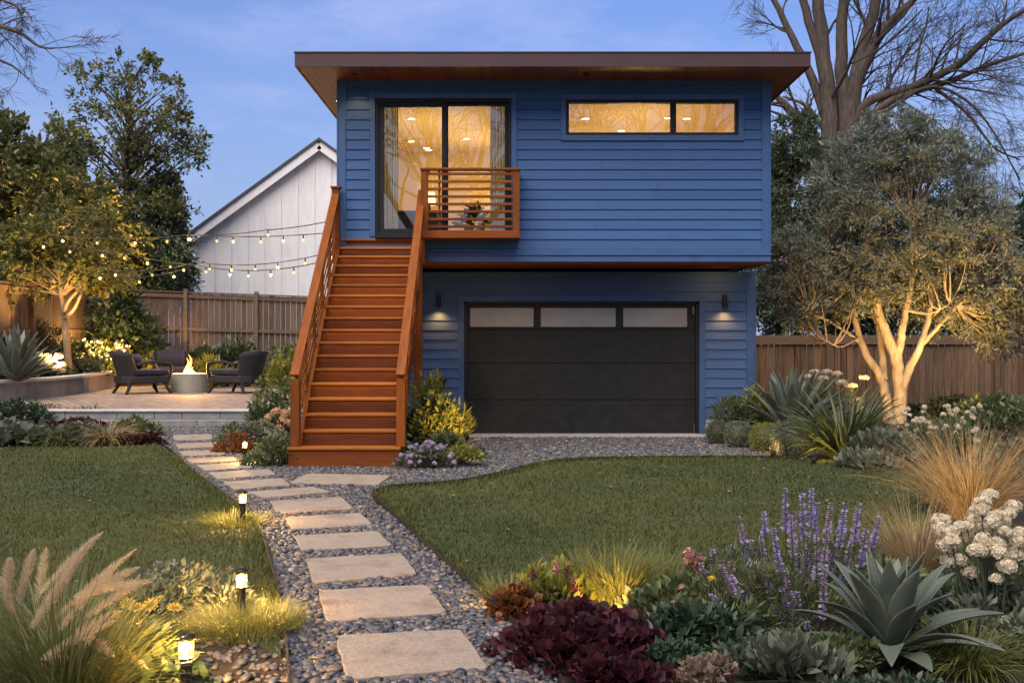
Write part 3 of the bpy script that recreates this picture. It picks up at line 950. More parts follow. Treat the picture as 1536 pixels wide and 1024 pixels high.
mb = MB(); mb.lathe([(.07, 0), (.075, .015), (.02, .03), (.018, .12)], 20); mb.build('base', M['black'], t, local=True)
mb = MB(); mb.lathe([(.11, .12), (.09, .34)], 24, caps=False); mb.build('lamp_shade', glow('shade_glow', (1, .68, .32), .35), t, local=True)
t = thing('potted_plant', 'leafy houseplant standing behind the balcony slats in the right pane', 'houseplant', (-.62, 18.2, 3.11))
mb = MB(); mb.lathe([(.13, 0), (.17, .3), (.155, .3), (.13, .26), (.01, .26)], 20); mb.build('pot', M['plaster'], t, local=True)
r_ = np.random.default_rng(17); v = rdirs(r_, 130); v[:, 2] = np.abs(v[:, 2])
X, Y, Z = frames(v + r_.normal(0, .4, v.shape), r_); mb = MB(); mb.scatter(LEAF_HI[0], LEAF_HI[1], v * (.26, .26, .35) * r_.uniform(.4, 1, (130, 1)) + (0, 0, .34), X, Y, Z, .16 * r_.uniform(.7, 1.2, 130)); mb.build('foliage', leaf_mat('houseplant_leaf', [(.03, .06, .02), (.06, .10, .03)]), t, local=True, smooth=True)
t = thing('sofa', 'light sofa seen behind the balcony slats inside the room', 'sofa', (-.55, 20.4, 3.11))
mb = MB(); mb.box(-.9, .9, -.4, .4, .1, .42); mb.build('seat', M['sofa'], t, local=True, bevel=.05, seg=4)
mb = MB(); mb.box(-.9, .9, .2, .42, .421, .85); mb.build('backrest', M['sofa'], t, local=True, bevel=.06, seg=4)
for x in (-.98, .82):
    mb = MB(); mb.box(x, x + .16, -.42, .42, .1, .6); mb.build('armrest', M['sofa'], t, local=True, bevel=.05, seg=4)

# ---- sliding door, strip window, garage door
def framed(name, q, y, bars, parent, fw=.055, dep=.07, mt='black'):
    """frame with upright bars at the given x; panes between"""
    x0, x1, z0, z1 = q
    mb = MB()
    mb.box(x0, x1, y, y + dep, z1 - fw, z1); mb.box(x0, x1, y, y + dep, z0, z0 + fw)
    mb.box(x0, x0 + fw, y, y + dep, z0 + fw, z1 - fw); mb.box(x1 - fw, x1, y, y + dep, z0 + fw, z1 - fw)
    for b_, bw in bars: mb.box(b_ - bw / 2, b_ + bw / 2, y, y + dep, z0 + fw, z1 - fw)
    return mb.build(name, M[mt], parent, bevel=.004)
sd = framed('sliding_door', DOOR, YU - .015, [], house, fw=.05, dep=.12)
mid = -1.02
for x0, x1, yy, fw in ((DOOR[0] + .05, mid + .02, YU + .005, .075), (mid - .01, DOOR[1] - .05, YU + .055, .05)):
    pf = framed('door_frame', (x0, x1, DOOR[2] + .05, DOOR[3] - .05), yy, [], sd, fw=fw, dep=.045)
    mb = MB(); mb.box(x0 + fw, x1 - fw, yy + .018, yy + .026, DOOR[2] + .05 + fw, DOOR[3] - .05 - fw)
    mb.build('pane', M['glass'], sd)
mb = MB(); mb.box(mid - .045, mid - .02, YU - .035, YU + .005, 4.0, 4.3); mb.build('handle', M['black'], sd, bevel=.005)
mb = MB(); mb.box(DOOR[0], mid + .1, YU - .1, YU - .016, 3.125, 3.15); mb.build('sill', M['black'], sd, bevel=.003)
sw = framed('strip_window', WIN, YU - .015, [(2.47, .085)], house, fw=.045, dep=.1)
for x0, x1 in ((WIN[0] + .045, 2.4275), (2.5125, WIN[1] - .045)):
    mb = MB(); mb.box(x0, x1, YU + .02, YU + .03, WIN[2] + .045, WIN[3] - .045); mb.build('pane', M['glass'], sw)

gz = [.035, .595, 1.19, 1.745, 2.165]
gd = MB(); gx0, gx1 = GAR[0] + .05, GAR[1] - .05
for i in range(3):
    gd.box(gx0, gx1, YL + .07, YL + .12, gz[i] + .004, gz[i + 1] - .004, rnd=i / 3)
gdo = gd.build('garage_door', M['garage'], house, bevel=.006)
mb = MB()
wx = [gx0, gx0 + .045, .354, .47, 1.70, 1.82, gx1 - .13, gx1]
mb.box(gx0, gx1, YL + .065, YL + .12, 1.749, 1.79); mb.box(gx0, gx1, YL + .065, YL + .12, 2.10, gz[4])
for a, b_ in ((wx[0], wx[1]), (wx[2], wx[3]), (wx[4], wx[5]), (wx[6], wx[7])): mb.box(a, b_, YL + .065, YL + .12, 1.79, 2.10)
mb.build('window_frame', M['garage'], gdo, bevel=.004)
for a, b_ in ((wx[1], wx[2]), (wx[3], wx[4]), (wx[5], wx[6])):
    mb = MB(); mb.box(a, b_, YL + .085, YL + .1, 1.79, 2.10); mb.build('window_pane', M['frost'], gdo)
mb = MB()
mb.box(GAR[0], GAR[0] + .05, YL + .03, YL + .1, .02, 2.2); mb.box(GAR[1] - .05, GAR[1], YL + .03, YL + .1, .02, 2.2); mb.box(GAR[0], GAR[1], YL + .03, YL + .1, 2.165, 2.199)
mb.build('door_jamb', M['black'], house)
mb = MB()
M['hinge'] = plain('hinge_steel', (.12, .12, .12), .4, .8)
for q in ((gx1 - .03, gx1 - .012, YL + .05, YL + .068, .05, .22), (gx0 + .012, gx0 + .03, YL + .05, YL + .068, .05, .25), (gx1 - .05, gx1 - .02, YL + .045, YL + .068, 2.0, 2.12)):
    mb = MB(); mb.box(*q); mb.build('hinge', M['hinge'], gdo)
mb = MB(); mb.box(GAR[0] - .1, GAR[1] + .1, YL - .32, YL + .2, -.02, .048); mb.build('threshold', M['concrete'], house, bevel=.005)
mb = MB(); mb.box(GAR[1] + .1, LX1 + .02, YL - .06, YL - .036, 0, .27); mb.build('plinth', M['concrete'], house, bevel=.005)

# soffit recess light under the left eave
t = thing('recessed_light', 'small lit recessed spotlight in the cedar soffit under the left eave', 'recessed light', (-2.88, 18.3, 5.533))
mb = MB(); mb.lathe([(.025, .002), (.05, .002), (.058, -.008), (.058, .004)], 16); mb.build('trim_ring', M['black'], t, local=True)
mb = MB(); mb.lathe([(.001, -.002), (.034, -.002), (.035, .003)], 16); mb.build('lens', glow('spot_glow', (1, .7, .32), 2), t, local=True)
lamp('SPOT', 'recess_light', (-2.88, 18.3, 5.51), 10, WARM, t, .03, (-2.88, 18.3, 0), 110)
for sx in (-2.35, 1.1):
    t = thing('recessed_light', 'unlit recessed spotlight in the front soffit', 'recessed light', (sx, 16.45, 5.533), group='front soffit spotlights')
    t["label"] = 'recessed spotlight in the front soffit above the left end of the wall' if sx < 0 else 'recessed spotlight in the front soffit above the strip window'
    mb = MB(); mb.lathe([(.025, .002), (.045, .002), (.05, -.006), (.05, .004)], 16); mb.build('trim_ring', M['fascia'], t, local=True)
    lamp('SPOT', 'soffit_light', (sx, 16.45, 5.5), 3 if sx < 0 else .01, WARM, t, .03, (sx, 16.8, 4.6), 90)

# wall sconces
M['sconce_lens'] = glow('sconce_lens', (1, .68, .33), 1)
for px, lab in ((658, 'black cylinder wall lamp left of the garage door by the stairs'), (1087, 'black cylinder wall lamp right of the garage door')):
    x = (px - 768) * (YL - .09) / F
    t = thing('wall_lamp', lab, 'wall lamp', (x, YL - .1, 2.1), group='wall lamps beside the garage door')
    mb = MB(); mb.lathe([(.03, .0), (.038, 0.0), (.038, .2), (.03, .204)], 20); mb.build('lamp_body', M['black'], t, local=True)
    mb = MB(); mb.box(-.03, .03, .03, .076, .05, .15); mb.build('bracket', M['black'], t, local=True, bevel=.004)
    mb = MB(); mb.lathe([(.001, .008), (.029, .008), (.029, .002)], 16); mb.build('lens', M['sconce_lens'], t, local=True)
    lamp('SPOT', 'wall_lamp_light', (x, YL - .12, 2.07), 4.5, (1, .40, .09), t, .03, (x, YL - .10, 0), 140, 1.0)

t = thing('utility_box', 'dark utility box with lid on the blue wall behind the stair shrubs', 'utility box', (-1.2, YL - .09, .93))
mb = MB(); mb.box(-.11, .11, -.05, .06, -.16, .0); mb.build('box_body', M['black'], t, local=True, bevel=.008)
mb = MB(); mb.box(-.13, .13, -.085, .06, .002, .03); mb.build('lid', M['black'], t, local=True, bevel=.006)

# garage-side door light: soft glow below the overhang
lamp('AREA', 'overhang_light', (3.3, YU + .5, 2.7), .5, WARM, house, .1, (3.3, YL, 1.5))

# ---- Juliet balcony
bal = MB()
bx0, bx1, by0, bz0, bz1 = -1.355, .115, 16.42, 3.085, 4.13
bo = thing('balcony_tmp', None, None)
bpy.data.objects.remove(bo)
mb = MB(); mb.box(bx0, bx1, by0 - .02, YU - .06, bz0, bz0 + .115); balcony = mb.build('balcony', M['wood'], house, bevel=.006)
for x0, x1 in ((bx0, bx0 + .1), (bx1 - .1, bx1)):
    mb = MB(); mb.box(x0, x1, by0, by0 + .09, bz0 + .116, bz1 - .035); mb.build('post', M['woodv'], balcony, bevel=.005)
    mb = MB(); mb.box(x0 + .02, x1 - .02, YU - .12, YU - .06, bz0 + .116, bz1 - .035); mb.build('post', M['woodv'], balcony, bevel=.005)
mb = MB(); mb.box(bx0 - .01, bx1 + .01, by0 - .02, by0 + .11, bz1 - .034, bz1); mb.box(bx1 - .11, bx1 + .01, by0 + .111, YU - .06, bz1 - .034, bz1); mb.box(bx0 - .01, bx0 + .11, by0 + .111, YU - .06, bz1 - .034, bz1)
mb.build('handrail', M['wood'], balcony, bevel=.005)
mb = MB(); mb.box(bx0 + .255, bx0 + .285, by0 + .05, by0 + .085, bz0 + .116, bz1 - .035); mb.build('stile', M['woodv'], balcony)
for k in range(8):
    z = bz0 + .155 + k * .112
    mb = MB(); mb.box(bx0 + .1, bx1 - .1, by0 + .02, by0 + .046, z, z + .038, rnd=k / 8)
    mb.box(bx1 - .07, bx1 - .035, by0 + .091, YU - .121, z, z + .038, rnd=k / 8)
    mb.build('slat', M['wood'], balcony, bevel=.003)

# ================================================================== staircase
ys_obs = [673, 645, 618, 592.3, 567.4, 545.9, 525.3, 508, 491, 473.7, 457.4, 441, 425, 410.6, 396.8, 382, 369, 356.5]
Yk = [13.52 + i * (16.88 - 13.52) / 17 for i in range(18)]
zk = np.array([H + (512 - y) * Y / F for y, Y in zip(ys_obs, Yk)])
lin = np.linspace(zk[0], zk[-1], 18)
zk = np.polyval(np.polyfit(np.arange(18), zk, 2), np.arange(18))
zk = .8 * zk + .2 * lin
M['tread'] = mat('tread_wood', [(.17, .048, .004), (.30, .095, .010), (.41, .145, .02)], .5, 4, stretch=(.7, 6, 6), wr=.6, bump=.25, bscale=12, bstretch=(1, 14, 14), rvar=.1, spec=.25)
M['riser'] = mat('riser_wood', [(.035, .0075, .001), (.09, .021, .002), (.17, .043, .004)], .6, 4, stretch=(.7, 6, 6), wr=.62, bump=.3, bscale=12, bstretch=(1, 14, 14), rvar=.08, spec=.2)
stair = thing('staircase', 'straight redwood stair with slatted railings rising to the sliding door', 'staircase', (-2.0, 13.5, 0))
SX0, SX1 = -2.60, -1.42
prev = 0.0
r_ = np.random.default_rng(12)
for k in range(18):
    y, z = Yk[k], zk[k]
    run = (Yk[k + 1] - y) if k < 17 else .12
    x0, x1 = (SX0 - .16, SX1 + .06) if k == 0 else (SX0, SX1)
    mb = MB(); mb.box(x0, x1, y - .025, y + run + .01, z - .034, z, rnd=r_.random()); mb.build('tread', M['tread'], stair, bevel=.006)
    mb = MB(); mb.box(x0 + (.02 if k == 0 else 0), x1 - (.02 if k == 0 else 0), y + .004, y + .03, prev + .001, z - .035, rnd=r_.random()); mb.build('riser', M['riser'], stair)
    prev = z
# sawn stringers: follow the steps below, straight boards outside the treads
for x0, x1 in ((SX0 - .045, SX0 - .002), (SX1 + .002, SX1 + .045)):
    prof = [(Yk[0] + .03, 0.0), (Yk[0] + .03, zk[0] - .04)]
    prof += [(Yk[k] + .06, zk[k] + .02) for k in range(1, 18)]
    prof += [(16.86, zk[-1] - .02), (16.86, zk[-1] - .42)]
    prof += [(Yk[k] + .12, zk[k] - .40) for k in range(16, 1, -3)] + [(Yk[0] + .55, 0.0)]
    v = [(x0, a, b_) for a, b_ in prof] + [(x1, a, b_) for a, b_ in prof]
    n = len(prof)
    mb = MB(); mb.add(v, [np.array([(i, (i + 1) % n, (i + 1) % n + n, i + n) for i in range(n)]), np.arange(n)[::-1][None], (np.arange(n) + n)[None]])
    mb.build('stringer', M['woods'], stair)
# rails
def rail(xc, top_extra):
    a = np.array((xc, 13.60, 1.19)); b_ = np.array((xc, 16.72, 3.80))
    dirn = (b_ - a) / np.linalg.norm(b_ - a)
    up = np.cross((1, 0, 0), dirn)
    line = lambda y: a[2] + (b_[2] - a[2]) * (y - a[1]) / (b_[1] - a[1])
    mb = MB(); mb.beam(a - dirn * .09, b_ + dirn * .06, .115, .042, up); mb.build('handrail', M['woods'], stair, bevel=.006)
    mb = MB(); mb.beam(a - dirn * .02 - up * .062, b_ - up * .062, .05, .075, up); mb.build('top_rail', M['woods'], stair, bevel=.004)
    ps = np.linspace(13.60, 16.72, 6)
    for i, y in enumerate(ps):
        k = min(17, max(0, int((y - Yk[0]) / (Yk[1] - Yk[0]))))
        zb = zk[0] if i == 0 else zk[k] - .25
        w_ = .11 if i in (0, 5) else .05
        zt = line(y) - .10
        if i == 5 and top_extra: zt = 3.86; 
        mb = MB(); mb.box(xc - w_ / 2, xc + w_ / 2, y - w_ / 2, y + w_ / 2, zb, zt, rnd=r_.random()); mb.build('post', M['woodv'], stair, bevel=.005)
    if top_extra:
        mb = MB(); mb.box(xc - .075, xc + .075, 16.72 - .075, 16.72 + .075, 3.862, 3.892); mb.build('post_cap', M['wood'], stair, bevel=.005)
    for j in range(5):
        off = .19 + j * .138
        mb = MB()
        for i in range(5):
            y0, y1 = ps[i] + .05, ps[i + 1] - .045
            p0 = np.array((xc, y0, line(y0) - off)); p1 = np.array((xc, y1, line(y1) - off))
            mb.beam(p0, p1, .013, .042, up, rnd=r_.random())
        mb.build('slat', M['woods'], stair, bevel=.003)
rail(-2.665, True)
rail(-1.365, False)
# tall posts that carry the stair head
for x, y in ((-1.41, 16.62), (-2.6, 16.62)):
    mb = MB(); mb.box(x - .06, x + .06, y - .06, y + .06, 0, 2.78); mb.build('support_post', M['woodv'], stair, bevel=.006)
mb = MB(); mb.box(-1.47, -1.455, 15.6, 16.55, 1.2, 2.6); mb.build('skirt_board', M['woods'], stair)
# tread lights tucked under the nosings of the lower steps
M['ledstrip'] = glow('led_strip', (1, .62, .22), 6)
for k in range(1, 17):
    lamp('AREA', 'tread_light', (-2.01, Yk[k] - .014, zk[k] - .04), .11, (1, .54, .13), stair, 1.1, (-2.01, Yk[k] - .09, zk[k] - .35), size_y=.012)
# ================================================================== fences and the neighbour's barn
M['fence'] = mat('weathered_fence', [(.038, .026, .018), (.080, .054, .036), (.125, .088, .062), (.175, .132, .098)], .85, 3.5, stretch=(7, 7, .6), wr=.42, bump=.5, bscale=16, bstretch=(12, 12, .8))
M['fencer'] = mat('weathered_rail', [(.060, .038, .024), (.11, .074, .048), (.165, .115, .08)], .85, 4, stretch=(1, 1, 6), wr=.3, bump=.4, bscale=16)

M['fence_dark'] = mat('stained_fence', [(.034, .017, .007), (.09, .048, .021), (.155, .088, .042), (.21, .13, .07)], .85, 3.5, stretch=(7, 7, .6), wr=.42, bump=.5, bscale=16, bstretch=(12, 12, .8))
M['rail_dark'] = mat('stained_rail', [(.05, .028, .015), (.10, .06, .034), (.15, .09, .055)], .85, 4, stretch=(1, 1, 6), wr=.3, bump=.4, bscale=16)
def fence(label, a, b, zb, za_top, zb_top, posts, rails, board=.15, cap=True, face=1, fm='fence', rm='fencer'):
    """boards from a to b (2D); top heights at both ends; rails on the near face"""
    a, b = np.array(a, float), np.array(b, float)
    L = np.linalg.norm(b - a); u = (b - a) / L; nrm = np.array((u[1], -u[0])) * face
    root = thing('fence', label, 'fence', (a[0], a[1], 0))
    r2 = np.random.default_rng(int(abs(a[0] * 7 + b[1] * 3)))
    top = lambda s: za_top + (zb_top - za_top) * s / L
    mb = MB(); s = 0.0
    while s < L:
        w_ = board * r2.uniform(.85, 1.12); e = min(s + w_, L)
        g = .004 if fm == 'fence' else .011
        off = r2.choice([0, .012]) + r2.uniform(0, .003)
        p = [a + u * (s + g) + nrm * off, a + u * (e - g) + nrm * off, a + u * (e - g) + nrm * (off - .02), a + u * (s + g) + nrm * (off - .02)]
        if face < 0: p = p[::-1]
        n0 = mb.n
        dz = r2.normal(0, .004)
        z1, z2 = top(s) - .03 + dz, top(e) - .03 + dz
        V = [(*p[0], zb), (*p[1], zb), (*p[2], zb), (*p[3], zb)]
        zz = [z1, z2, z2, z1] if face > 0 else [z1, z1, z2, z2]
        zz = [top(np.dot(q - a, u)) - .03 + dz for q in p]
        V += [(*q, z) for q, z in zip(p, zz)]
        mb.add(V, [np.array([(0, 3, 2, 1), (4, 5, 6, 7), (0, 1, 5, 4), (1, 2, 6, 5), (2, 3, 7, 6), (3, 0, 4, 7)])], rnd=r2.random())
        s = e
    mb.build('board_panel', M[fm], root)
    for frac_z, th, hh, off in rails:
        mb = MB()
        edges = [0.0] + [q for q in posts if 0 < q < L] + [L]
        for s0, s1 in zip(edges[:-1], edges[1:]):
            p0 = np.array((*(a + u * (s0 + .005) + nrm * off), top(s0) - frac_z)); p1 = np.array((*(a + u * (s1 - .005) + nrm * off), top(s1) - frac_z))
            mb.beam(p0, p1, th, hh, rnd=r2.random())
        mb.build('rail', M[rm], root, bevel=.005)
    if cap:
        mb = MB(); edges = [0.0] + [q for q in posts if 0 < q < L] + [L]
        for s0, s1 in zip(edges[:-1], edges[1:]):
            mb.beam((*(a + u * (s0 + .003) + nrm * .02), top(s0)), (*(a + u * (s1 - .003) + nrm * .02), top(s1)), .15, .04, rnd=r2.random())
        mb.build('cap_rail', M['fencer'], root, bevel=.005)
    for q in posts:
        c = a + u * q + nrm * .07
        mb = MB(); mb.box(c[0] - .06, c[0] + .06, c[1] - .06, c[1] + .06, zb, top(q) + (.02 if not cap else .10), rnd=r2.random()); mb.build('post', M[rm], root, bevel=.006)
    return root

fence('weathered brown board fence along the left side behind the lit young tree', (-12.75, 18), (-12.75, 33.8), .3, 3.0, 3.05, [5.2, 8.6, 11.2, 15.6], [(.16, .045, .2, .045), (1.2, .04, .1, .04)], board=.16, face=1)
fence('weathered grey-brown board fence behind the patio, in front of the white barn', (-12.75, 34.0), (-2.0, 36.6), .3, 3.16, 2.86, [2.6, 4.75, 6.55, 9.2], [(1.15, .05, .11, .05), (.12, .045, .12, .045)], board=.17, face=1)
fence('dark brown board fence on the right behind the lit olive tree', (3.9, 28.0), (12.29, 28.0), 0, 1.72, 1.72, [1.2, 4.1, 8.36], [(.13, .05, .23, .045)], board=.17, cap=False, face=1, fm='fence_dark', rm='rail_dark')
fence('dark brown fence section at the far right edge, slightly lower than its neighbour', (12.3, 28.0), (20, 28.0), 0, 1.66, 1.66, [3.9, 7.6], [(.13, .05, .23, .045)], board=.17, cap=False, face=1, fm='fence_dark', rm='rail_dark')

M['barnwall'] = mat('white_board', [(.62, .61, .59), (.72, .71, .69), (.78, .77, .74)], .7, 3, stretch=(2, 2, .4), wr=.2, bump=.1, bscale=30)
M['barntrim'] = plain('white_trim', (.70, .70, .70), .6, 0, .06, 5)
M['barnroof'] = plain('dark_shingle', (.06, .065, .07), .9, 0, .4, 20, bump=.5)
barn = thing('barn', 'white board-and-batten barn gable behind the back fence', 'barn', (-5, 45, 0))
BY = 45.0
eL = P(294, 358, BY); rg = P(481, 222, BY)
xr, zr = rg[0], rg[2]; xl, zl = eL[0], eL[2]; xr2 = 2 * xr - xl
mb = MB()
poly = [(xl, 0), (xr2, 0), (xr2, zl), (xr, zr), (xl, zl)]
V = [(x, BY, z) for x, z in poly] + [(x, BY + 14, z) for x, z in poly]
mb.add(V, [np.array([(0, 1, 2, 3, 4)]), np.array([(9, 8, 7, 6, 5)]), np.array([(0, 4, 9, 5), (1, 6, 7, 2)])])
mb.build('wall', M['barnwall'], barn)
mb = MB(); x = xl + .06
sl = (zr - zl) / (xr - xl)
while x < xr2:
    zt = (zl + sl * (x - xl) if x < xr else zr - sl * (x - xr)) - .02
    mb.box(x - .03, x + .03, BY - .035, BY - .001, 0, zt, rnd=.5); x += .68
mb.build('batten', M['barntrim'], barn)
ov = .38
for sg in (-1, 1):
    xe = xr + sg * (xr - xl + ov); ze = zl - sl * ov
    mb = MB(); mb.beam((xr, BY - .32, zr + .06), (xe, BY - .32, ze + .06), .06, .34, (0, 0, 1)); mb.build('bargeboard', M['barntrim'], barn)
    q = [(xr, zr + .24), (xe, ze + .24), (xe, ze + .36), (xr, zr + .36)]
    V = [(a, BY - .42, b_) for a, b_ in q] + [(a, BY + 14.4, b_) for a, b_ in q]
    mb = MB(); mb.add(V, [np.array([(0, 1, 2, 3), (7, 6, 5, 4), (0, 4, 5, 1), (1, 5, 6, 2), (2, 6, 7, 3), (3, 7, 4, 0)])]); mb.build('roof', M['barnroof'], barn)
    q = [(xr, zr + .02), (xe, ze + .02), (xe, ze + .2), (xr, zr + .2)]
    V = [(a, BY - .28, b_) for a, b_ in q] + [(a, BY + 14.2, b_) for a, b_ in q]
    mb = MB(); mb.add(V, [np.array([(0, 1, 2, 3), (7, 6, 5, 4), (0, 4, 5, 1), (2, 6, 7, 3)])]); mb.build('eave', M['barntrim'], barn)
mb = MB(); vx = P(338, 312, BY + 1); mb.lathe([(.22, 0), (.24, .1), (.3, .12), (.3, .25), (.05, .34)], 16, (vx[0], BY + 1.2, vx[2] - .35)); mb.build('roof_vent', plain('vent_steel', (.25, .27, .28), .5, .4), barn)

# ================================================================== patio furniture
M['wicker'] = mat('dark_wicker', [(.004, .004, .007), (.008, .0078, .012)], .55, 30, bump=1.0, bscale=70, bstretch=(1, 1, 3))
M['cushion'] = mat('slate_cushion', [(.016, .016, .028), (.028, .027, .043)], .9, 8, bump=.25, bscale=160)
M['piping'] = plain('cushion_piping', (.05, .05, .065), .8)

def lounge(loc, rz, label):
    """wicker club chair facing local +X; real-size units, then scaled to the big garden model seen here"""
    t = thing('lounge_chair', label, 'chair', loc, rz, 'wicker lounge chairs round the fire pit')
    k = 1.32
    # back: curved, leaning, flared shell from arm to arm
    def shell(name, m, r0, th, z0, z1, a0, a1, lean, flare):
        na, nz = 18, 8
        A = np.linspace(a0, a1, na); Zs = np.linspace(0, 1, nz)
        V = []
        for s_ in (0, 1):
            for tz in Zs:
                for a in A:
                    c = math.cos(a - math.pi)
                    rr = r0 + flare * tz ** 1.5 - s_ * th
                    hh = z0 + (z1 - z0) * tz * (1 - .16 * (1 - max(c, 0)))
                    V.append((k * (rr * math.cos(a) * .95 - lean * tz * max(c, 0)), k * rr * math.sin(a), k * hh))
        f = []
        idx = lambda s_, i, j: s_ * na * nz + i * na + j
        for i in range(nz - 1):
            for j in range(na - 1):
                f += [(idx(0, i, j), idx(0, i + 1, j), idx(0, i + 1, j + 1), idx(0, i, j + 1)), (idx(1, i, j), idx(1, i, j + 1), idx(1, i + 1, j + 1), idx(1, i + 1, j))]
        for j in range(na - 1):
            f += [(idx(0, nz - 1, j), idx(1, nz - 1, j), idx(1, nz - 1, j + 1), idx(0, nz - 1, j + 1)), (idx(0, 0, j), idx(0, 0, j + 1), idx(1, 0, j + 1), idx(1, 0, j))]
        for i in range(nz - 1):
            f += [(idx(0, i, 0), idx(1, i, 0), idx(1, i + 1, 0), idx(0, i + 1, 0)), (idx(0, i, na - 1), idx(0, i + 1, na - 1), idx(1, i + 1, na - 1), idx(1, i, na - 1))]
        mb = MB(); mb.add(V, [np.array(f)])
        return mb.build(name, m, t, local=True, smooth=True)
    shell('backrest', M['wicker'], .40, .05, .22, .80, R(122), R(238), .12, .07)
    # seat box, tapering towards the front
    mb = MB(); q = [(.44, -.36), (.44, .36), (-.30, .38), (-.42, .2), (-.42, -.2), (-.30, -.38)]
    mb.prism(np.array(q) * k, k * .2, k * .34); mb.build('seat', M['wicker'], t, local=True, bevel=.03)
    mb = MB(); q = [(.46, -.31), (.46, .31), (-.26, .32), (-.33, .2), (-.33, -.2), (-.26, -.32)]
    mb.prism(np.array(q) * k, k * .345, k * .455)
    c_ = mb.build('cushion', M['cushion'], t, local=True, bevel=.045, seg=4)
    mb = MB()   # back cushion, quilted
    n = 9
    for i in range(n):
        a = R(130 + 100 * i / (n - 1)); rr = .315
        c = np.array((rr * math.cos(a) * .95, rr * math.sin(a), .45)); h_ = .37 - .05 * abs(i - 4) / 4
        p = np.array([c, c + (-.05, 0, h_ * .5), c + (-.13, 0, h_)]) * k
        mb.tube(p, np.array([.05, .062, .045]) * k, 8)
    mb.build('back_cushion', M['cushion'], t, local=True, smooth=True)
    for s_ in (-1, 1):
        p = smooth_line(np.array([(-.2, s_ * .40, .55), (.05, s_ * .42, .60), (.30, s_ * .41, .585), (.42, s_ * .40, .56), (.46, s_ * .385, .47), (.44, s_ * .36, .30)]) * k, 5)
        mb = MB(); mb.tube(p, .028 * k, 8); mb.build('arm', M['wicker'], t, local=True, smooth=True)
        for x, sx in ((.38, 1), (-.30, -1)):
            p = smooth_line(np.array([(x, s_ * .31, .24), (x + sx * .02, s_ * .33, .12), (x + sx * .09, s_ * .36, 0)]) * k, 4)
            mb = MB(); mb.tube(p, np.linspace(.042, .026, len(p)) * k, 8); mb.build('leg', M['wicker'], t, local=True, smooth=True)
    return t
PZ = .25
def onp(px, py): return G(px, py, PZ)
ch = lounge(onp(210, 590), R(38), 'dark wicker lounge chair left of the fire pit, its back to the retaining wall')
lounge(onp(360, 589), R(155), 'dark wicker lounge chair right of the fire pit, beside the stairs')
p_ = onp(258, 582); lounge(p_, R(-70), 'dark wicker lounge chair behind the fire, facing the house garden')
cp = onp(210, 590)
mb = MB()
V, f = ICO3
mb.add(np.sign(V) * np.abs(V) ** .7 * (.10, .27, .20), f)
po = mb.build('throw_pillow', M['cushion'], smooth=True)
po.location = (cp[0] - .06, cp[1] - .02, PZ + .80); po.rotation_euler = (0, R(-24), R(38))
tag(po, 'slate blue throw pillow resting on the left lounge chair', 'pillow')

M['pit'] = mat('pit_concrete', [(.20, .20, .17), (.27, .265, .23)], .75, 5, detail=10, bump=.2, bscale=40)
fp = onp(284, 588); fp = np.array((fp[0], fp[1], PZ))
pit = thing('fire_pit', 'round grey concrete fire pit burning on the patio', 'fire pit', fp)
mb = MB(); mb.lathe([(.46, 0), (.465, .03), (.465, .47), (.45, .485), (.36, .485), (.34, .46), (.33, .36), (.02, .36)], 48); mb.build('bowl', M['pit'], pit, local=True, smooth=False)
mb = MB(); r_ = np.random.default_rng(31); n = 160
q = np.c_[r_.uniform(-.3, .3, (n, 2)), np.full(n, .39)]; q = q[np.hypot(q[:, 0], q[:, 1]) < .31]
X, Y, Z = frames(rdirs(r_, len(q)), r_); mb.scatter(ICO1[0], ICO1[1], q, X, Y, Z, np.full(len(q), .035)); mb.build('lava_rock', plain('lava_rock', (.03, .026, .024), .95), pit, local=True)

def flame_mat():
    m, n, l, b = _new('flame')
    tc = n.new("ShaderNodeTexCoord"); sp = n.new("ShaderNodeSeparateXYZ")
    l.new(tc.outputs['Object'], sp.inputs[0])
    mr = n.new("ShaderNodeMapRange"); mr.inputs[1].default_value = 0; mr.inputs[2].default_value = .62
    l.new(sp.outputs['Z'], mr.inputs[0])
    rp = ramp(n, [(1, .68, .26), (1, .42, .08), (1, .22, .03)], [0, .45, 1]); l.new(mr.outputs[0], rp.inputs['Fac'])
    no = n.new("ShaderNodeTexNoise"); no.inputs['Scale'].default_value = 7; l.new(tc.outputs['Object'], no.inputs['Vector'])
    em = n.new("ShaderNodeEmission"); em.inputs['Strength'].default_value = 1.1; l.new(rp.outputs['Color'], em.inputs['Color'])
    tr = n.new("ShaderNodeBsdfTransparent"); lw = n.new("ShaderNodeLayerWeight"); lw.inputs['Blend'].default_value = .35
    ad = n.new("ShaderNodeMath"); ad.operation = 'MULTIPLY_ADD'; ad.inputs[1].default_value = .7
    l.new(no.outputs['Fac'], ad.inputs[0]); l.new(lw.outputs['Facing'], ad.inputs[2])
    cl = n.new("ShaderNodeMapRange"); cl.inputs[1].default_value = .35; cl.inputs[2].default_value = 1.05; cl.clamp = True
    l.new(ad.outputs[0], cl.inputs[0])
    ms = n.new("ShaderNodeMixShader"); l.new(cl.outputs[0], ms.inputs[0]); l.new(em.outputs[0], ms.inputs[1]); l.new(tr.outputs[0], ms.inputs[2])
    l.new(ms.outputs[0], n["Material Output"].inputs['Surface'])
    return m
fl = MB(); r_ = np.random.default_rng(14)
